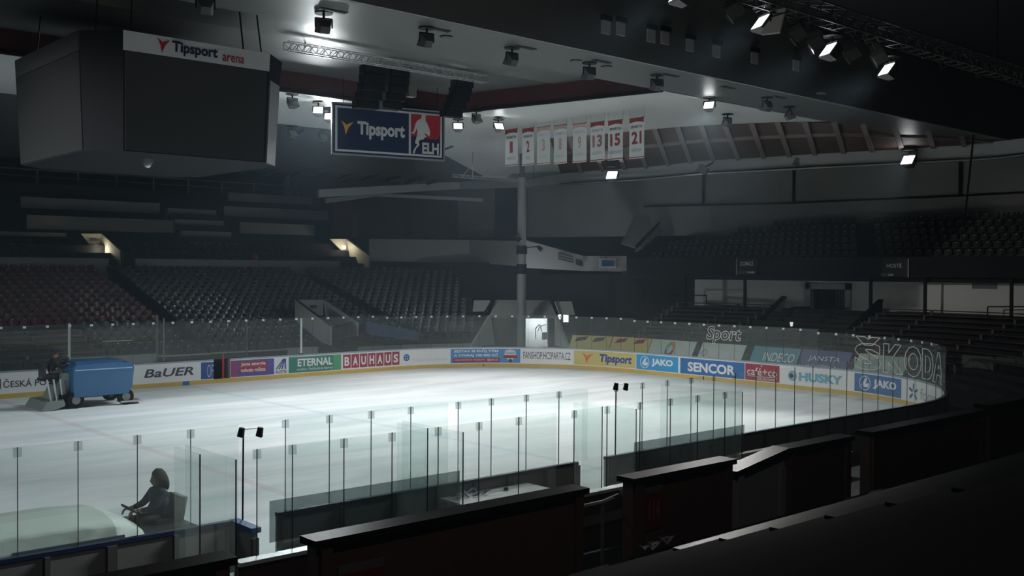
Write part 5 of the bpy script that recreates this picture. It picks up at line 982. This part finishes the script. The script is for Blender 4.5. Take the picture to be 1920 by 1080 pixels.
slabq([atd(920, 590, 63), atd(928, 646, 62.5), atd(884, 650, 60.5)], 0.2).build('left_wall', M_greyl, t); slabq([atd(1040, 590, 64), atd(1064, 652, 60.5), atd(1040, 648, 63)], 0.2).build('right_wall', M_greyl, t)
slabq([atd(889, 563, 64), atd(919, 563, 64), atd(914, 583, 63.6), atd(886, 584, 63.6)], 0.1).build('left_wing', M_greyw, t); slabq([atd(1040, 565, 64.5), atd(1072, 565, 64.5), atd(1078, 590, 64), atd(1048, 588, 64)], 0.1).build('right_wing', M_greyw, t)
MB().tube(atd(924, 562, 63.4), atd(908, 588, 62.8), 0.07).build('edge_rail', M_dark, t); MB().tube(atd(1036, 563, 64), atd(1046, 590, 63.5), 0.07).build('edge_rail', M_dark, t)
slabq([atd(925, 650, 67), atd(985, 650, 67), atd(985, 588, 67), atd(925, 588, 67)], 0.1).build('inner_wall', mat('tunnel_brown', (0.10, 0.085, 0.075), 0.8), t); slabq([atd(984, 650, 69), atd(1045, 650, 69), atd(1045, 588, 69), atd(984, 588, 69)], 0.1).build('bright_wall', M_greyl, t)
slabq([atd(1027, 650, 66), atd(1048, 650, 65), atd(1048, 588, 65), atd(1027, 588, 66)], 0.1).build('door_leaf', M_concd, t); MB().tube(atd(1027, 588, 65.8), atd(1027, 645, 65.8), 0.045).build('bright_edge', M_white, t)
l = bpy.data.lights.new('tunnel_light', 'POINT'); o = bpy.data.objects.new('tunnel_light', l); COL.objects.link(o); l.energy = 260; l.color = (0.9, 0.95, 1.0); l.shadow_soft_size = 0.2; o.location = atd(1008, 597, 67.5)
t = thing('trolley', 'small white cart standing inside the bright tunnel', 'cart', tuple(atd(1015, 640, 66.5)))
MB().bb(atd(1016, 637, 66.5), atd(1026, 623, 66.8)).build('box', M_white, t); MB().path([atd(1004, 635, 66.5), atd(1004, 616, 66.5), atd(1012, 608, 66.5), atd(1016, 622, 66.5)], 0.035).path([atd(1008, 622, 66.5), atd(1012, 612, 66.5), atd(1024, 608, 66.5)], 0.03).build('handle', M_clipw, t)
for x0, x1, y0, y1, lb in ((1046, 1052, 588, 599, 'narrow'), (1056, 1066, 588, 604, 'wider')):
    t = thing('lit_window', lb + ' bright window right of the tunnel', 'window', tuple(atd(x0, y1, 64.2))); slabq([atd(x0, y1, 64.2), atd(x1, y1, 64.2), atd(x1, y0, 64.2), atd(x0, y0, 64.2)], 0.05).build('pane', M_lamp if False else emit('window_glow', (0.9, 0.96, 1.0), 1.6), t)
    MB().path([atd(x0-0.7, y1+0.7, 64.15), atd(x1+0.7, y1+0.7, 64.15), atd(x1+0.7, y0-0.7, 64.15), atd(x0-0.7, y0-0.7, 64.15), atd(x0-0.7, y1+0.7, 64.15)], 0.03).build('frame', M_post, t)

# ------------------------------------------------------------------ end stand: balcony, signs, posts, rails, stair walls
t = thing('balcony_front', 'long black balcony front at the right with the DOMÁCÍ and HOSTÉ signs', 'balcony', (10, 12, 5.3)); MB().bb((10.0, -8, 5.35), (10.6, 30.4, 6.48)).build('panel', M_dark, t)
def sign(lb, y0, y1, z0, z1, body, box, edge):
    t = thing('sign', lb, 'sign', (9.9, (y0+y1)/2, z0)); MB().bb((9.88, y0, z0), (9.99, y1, z1)).build('plate', M_blackp, t); fn = lambda u, v: Vector((9.86, u, v)); mb = MB(); letters(mb, body, box, fn, 0.015); mb.build('lettering', M_clipw, t, fix=False)
    if edge is not None: MB().bb((9.86, edge-0.03, z0), (9.9, edge+0.03, z1)).build('edge', M_clip, t)
sign('black DOMÁCÍ sign on the balcony front', 19.8, 21.35, 5.40, 6.42, 'DOMÁCÍ', (21.05, 20.1, 5.98, 6.30), 21.33)
sign('black HOSTÉ sign on the balcony front at the right', 10.2, 11.75, 5.36, 6.36, 'HOSTÉ', (11.45, 10.6, 5.88, 6.14), 10.22)
for ya, yb, z, lb in ((21.2, 19.9, 5.58, 'small arrow sign below the DOMÁCÍ lettering'), (11.75, 11.0, 5.48, 'small arrow sign below the HOSTÉ lettering')):
    t = thing('arrow_sign', lb, 'sign', (9.85, ya, z)); MB().bb((9.82, yb, z-0.09), (9.86, ya, z+0.09)).build('plate', M_post, t); fn = lambda u, v: Vector((9.81, u, v)); mb = MB(); w_ = ya-yb; poly(mb, [(yb+w_*0.45, z-0.03), (yb+w_*0.18, z-0.03), (yb+w_*0.18, z-0.07), (yb+w_*0.04, z), (yb+w_*0.18, z+0.07), (yb+w_*0.18, z+0.03), (yb+w_*0.45, z+0.03)], fn); mb.build('arrow', M_clipw, t, fix=False)
t = thing('exit_sign', 'dim exit sign on the wall under the balcony at the far right', 'sign', tuple(at(1835, 535, 'x', 11.9))); a, b = at(1822, 541, 'x', 11.9), at(1868, 529, 'x', 11.9); MB().bb(a, (11.97, b.y, b.z)).build('plate', M_frame, t)
for px, y1, y2, sl in ((1285, 515, 565, 0), (1397, 515, 587, 0), (1633, 515, 600, 0), (1735, 520, 603, 0), (1897, 522, 605, 0)):
    a, b = at(px, y1, 'x', 10.2), at(px, y2, 'x', 10.2); tag(MB().bb((10.13, a.y-0.07, b.z-0.5), (10.27, a.y+0.07, 5.36)).build('support_post', M_dark), 'dark post under the balcony, ' + {1285: 'leftmost by the brown benches', 1397: 'under the DOMÁCÍ sign', 1633: 'right of the doorway', 1735: 'right of the HOSTÉ sign', 1897: 'at the right edge'}[px], 'post', 'posts under the balcony')
def handrail(lb, pts, x=10.4):
    q = [at(px, py, 'x', x) for px, py in pts]; t = thing('handrail', lb, 'handrail', tuple(q[0])); MB().path(q, 0.035).build('tube', M_dark, t)
handrail('dark tube handrail at the left under the balcony', [(1263, 567), (1263, 553), (1325, 554), (1325, 570), (1392, 575)]); handrail('dark tube handrail right of the door stairs', [(1697, 606), (1698, 590), (1790, 592)]); handrail('dark tube handrail at the right edge under the balcony', [(1851, 600), (1852, 575), (1920, 575)])
def stairwall(lb, y, x0, x1, x2, z0, z1, m, mc):
    pl = [(x0, 1.4), (x2, 1.4), (x2, z1), (x1, z1), (x0, z0)]; t = thing('stair_wall', lb, 'wall', ((x0+x2)/2, y, 1.4)); MB().prism([(x, y, z) for x, z in pl], (0, 0.22, 0)).build('panel', m, t); mb = MB()
    mb.prism([(x0, y-0.05, z0), (x1, y-0.05, z1), (x1, y-0.05, z1+0.10), (x0, y-0.05, z0+0.10)], (0, 0.32, 0)); 
    if x2 > x1: mb.bb((x1, y-0.05, z1), (x2, y+0.27, z1+0.10))
    mb.build('coping', mc, t)
stairwall('pale triangular stair wall with a dark slanted top left of the doorway', 18.7, 8.3, 11.2, 11.25, 2.35, 4.05, M_endwall, M_dark); stairwall('stair wall with a maroon coping at the left side of the doorway', 17.45, 8.4, 10.4, 11.85, 2.35, 3.45, M_endwall, M_wood2); stairwall('stair wall with a maroon coping at the right side of the doorway', 14.85, 8.2, 10.4, 11.85, 2.3, 3.45, M_endwall, M_wood2); stairwall('dark triangular stair wall right of the doorway', 12.4, 7.6, 11.2, 11.25, 2.3, 4.0, M_conc, M_dark)
tag(MB().tube(at(1484, 604, 'x', 2.0), at(1484, 612, 'x', 2.0), 0.09, 10, 0.05).build('white_piece', emit('white_piece_glow', (1, 1, 1), 0.7)), 'tiny glowing white piece right behind the top of the end glass', 'lamp')  # small tapered white piece with its own emission
t = thing('wall_cable', 'thin dark pole hanging from the ceiling band at the far right', 'pole', tuple(at(1808, 600, 'y', 5.0))); MB().tube(at(1829, 218, 'y', 7.2), at(1808, 420, 'y', 7.2), 0.05).build('pole', M_dark, t)
t = thing('security_camera', 'small camera on a bracket under the ceiling band at the far right', 'camera', tuple(at(1808, 255, 'y', 8.6))); q = at(1806, 250, 'y', 8.6); MB().box(q, (0.5, 0.25, 0.22), 0.4).build('body', M_beam, t); MB().path([q, q+Vector((0.1, 0, 0.35)), q+Vector((0.5, 0, 0.38)), (q.x+0.5, q.y, 12.82)], 0.04).build('bracket', M_post, t)
for px, lb in ((1318, 'left'), (1498, 'right')):
    q = at(px, 318 if px < 1400 else 306, 'x', 11.6 if px > 1400 else 8.6); t = thing('bracket_lamp', lb + ' dim lamp bracket on the pale beam below the brown panels', 'lamp', tuple(q)); MB().box(q, (0.5, 0.6, 0.5), 0.5, 0, Matrix.Rotation(0.5, 3, 'X')).build('housing', M_frame, t); MB().path([q+Vector((0.2, 0, 0.2)), q+Vector((0.5, -0.4, 0.45)), q+Vector((0.9, 0.3, 0.3))], 0.05).build('arm', M_post, t)
t = thing('parapet', 'pale low wall outside the right rink corner', 'parapet', (2, -2, 0)); MB().bb((2.7, -6, 0.0), (2.9, 4.0, 1.95)).build('panel', mat('low_wall_grey', (0.12, 0.12, 0.12), 0.8), t); MB().bb((2.68, 0.5, 0), (2.69, 0.65, 1.95)).build('joint', M_post, t)

# ------------------------------------------------------------------ near stand: maroon parapets, benches
def parapet(x0, x1, lb, m=M_wood, body=None, sbox=None, z0=0.0, z1=2.25, zl=None):
    t = thing('stand_parapet', lb, 'parapet', ((x0+x1)/2, -5.6, z0)); zl = zl or z1
    MB().prism([(x0, -5.72, z0), (x1, -5.72, z0), (x1, -5.72, z1-0.07), (x0, -5.72, zl-0.07)], (0, 0.22, 0)).build('panel', m, t)
    MB().prism([(x0-0.06, -5.80, zl-0.09), (x1+0.06, -5.80, z1-0.09), (x1+0.06, -5.80, z1), (x0-0.06, -5.80, zl)], (0, 0.38, 0)).build('cap_rail', M_woodcap, t)
    for x in (x0+0.12, x1-0.12): MB().bb((x-0.08, -5.78, z0), (x+0.08, -5.48, min(z1, zl)-0.1)).build('end_post', m, t)
    if sbox:
        pl = MB().bb((sbox[0], -5.745, sbox[2]), (sbox[1], -5.725, sbox[3])).build('number_plate', mat('plate_red', (0.13, 0.015, 0.015), 0.6, spec=0.1), t)
        if body: mb = MB(); letters(mb, body, (sbox[0]+0.06, sbox[1]-0.06, sbox[2]+0.15, sbox[3]-0.12), lambda u, v: Vector((u, -5.75, v)), 0.02); mb.build('number', mat('plate_number', (0.22, 0.10, 0.10), 0.6), pl, fix=False)
        MB().bb((sbox[0], -5.745, sbox[3]), (sbox[1], -5.725, sbox[3]+0.1)).build('number_header', M_post, t)
    return t
parapet(-44.0, -37.35, 'dark maroon stand wall at the bottom left corner'); parapet(-36.2, -31.5, 'long dark maroon stand wall with a glinting top at the bottom centre', sbox=(-35.9, -35.2, 1.15, 1.75))
parapet(-30.35, -27.72, 'dark maroon stand wall with the red number 114', body='114', sbox=(-30.05, -29.65, 1.35, 1.95)); parapet(-27.6, -26.05, 'grey painted stand wall with a sloping top', mat('stand_grey', (0.20, 0.20, 0.205), 0.7), z1=2.26, zl=2.02); parapet(-25.95, -23.7, 'short dark stand wall right of the grey one'); parapet(-22.9, -17.45, 'long dark stand wall with the red number 112', body='112', sbox=(-18.1, -17.65, 1.45, 1.98)); parapet(-17.3, -8.0, 'dark stand wall at the right edge of the picture', z1=2.35)
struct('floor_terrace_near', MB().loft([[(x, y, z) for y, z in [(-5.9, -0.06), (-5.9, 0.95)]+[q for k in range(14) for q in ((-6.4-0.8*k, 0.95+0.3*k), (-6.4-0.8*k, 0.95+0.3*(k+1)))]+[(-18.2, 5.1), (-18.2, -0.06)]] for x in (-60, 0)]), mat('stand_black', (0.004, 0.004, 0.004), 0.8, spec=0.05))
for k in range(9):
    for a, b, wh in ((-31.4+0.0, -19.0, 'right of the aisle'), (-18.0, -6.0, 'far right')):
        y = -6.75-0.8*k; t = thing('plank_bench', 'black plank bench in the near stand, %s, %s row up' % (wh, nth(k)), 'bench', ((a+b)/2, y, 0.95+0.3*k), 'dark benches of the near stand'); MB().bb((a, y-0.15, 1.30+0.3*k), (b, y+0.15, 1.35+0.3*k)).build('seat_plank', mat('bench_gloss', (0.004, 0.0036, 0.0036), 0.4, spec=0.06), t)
        [MB().bb((a+0.4+(b-a-0.9)*i/4, y-0.05, 0.95+0.3*k), (a+0.5+(b-a-0.9)*i/4, y+0.05, 1.30+0.3*k)).build('support', M_dark, t) for i in range(5)]
t = thing('handrail', 'slanted pale handrail in the gap left of the wall numbered 114', 'handrail', tuple(at(1110, 945, 'y', -5.3))); MB().path([at(1084, 952, 'y', -5.2), at(1130, 942, 'y', -5.2), at(1160, 929, 'y', -5.2)], 0.04).build('tube', M_frame, t); MB().tube(at(1130, 942, 'y', -5.2), (at(1130, 942, 'y', -5.2).x, -5.2, -0.06), 0.03).build('post', M_post, t)
mb = MB(); c = Vector((-30.9, -6.75, 1.42))
for k in range(7):
    a = c+Vector((-0.3+0.1*k, random.uniform(-.1, .1), random.uniform(0, .06))); mb.add([a, a+Vector((0.16, 0.03, 0.05)), a+Vector((0.14, 0.16, 0.0)), a+Vector((-0.02, 0.12, 0.07))], [(0, 1, 2, 3)])
tag(mb.build('paper_sheets', mat('paper_dim', (0.16, 0.16, 0.17), 0.8), fix=False), 'crumpled pale papers on the bench below the wall numbered 114', 'paper')

t = thing('fill_lamp', 'added round fill lamp hanging over the near stand, unseen above the picture', 'lamp', (-36, -13, 13.7)); MB().tube((-36, -13, 13.62), (-36, -13, 13.8), 0.16, 12, 0.10).build('shade', M_post, t); MB().tube((-36, -13, 13.8), (-36, -13, 15.7), 0.02).build('cord', M_dark, t)  # fixture made up to go with the added fill light
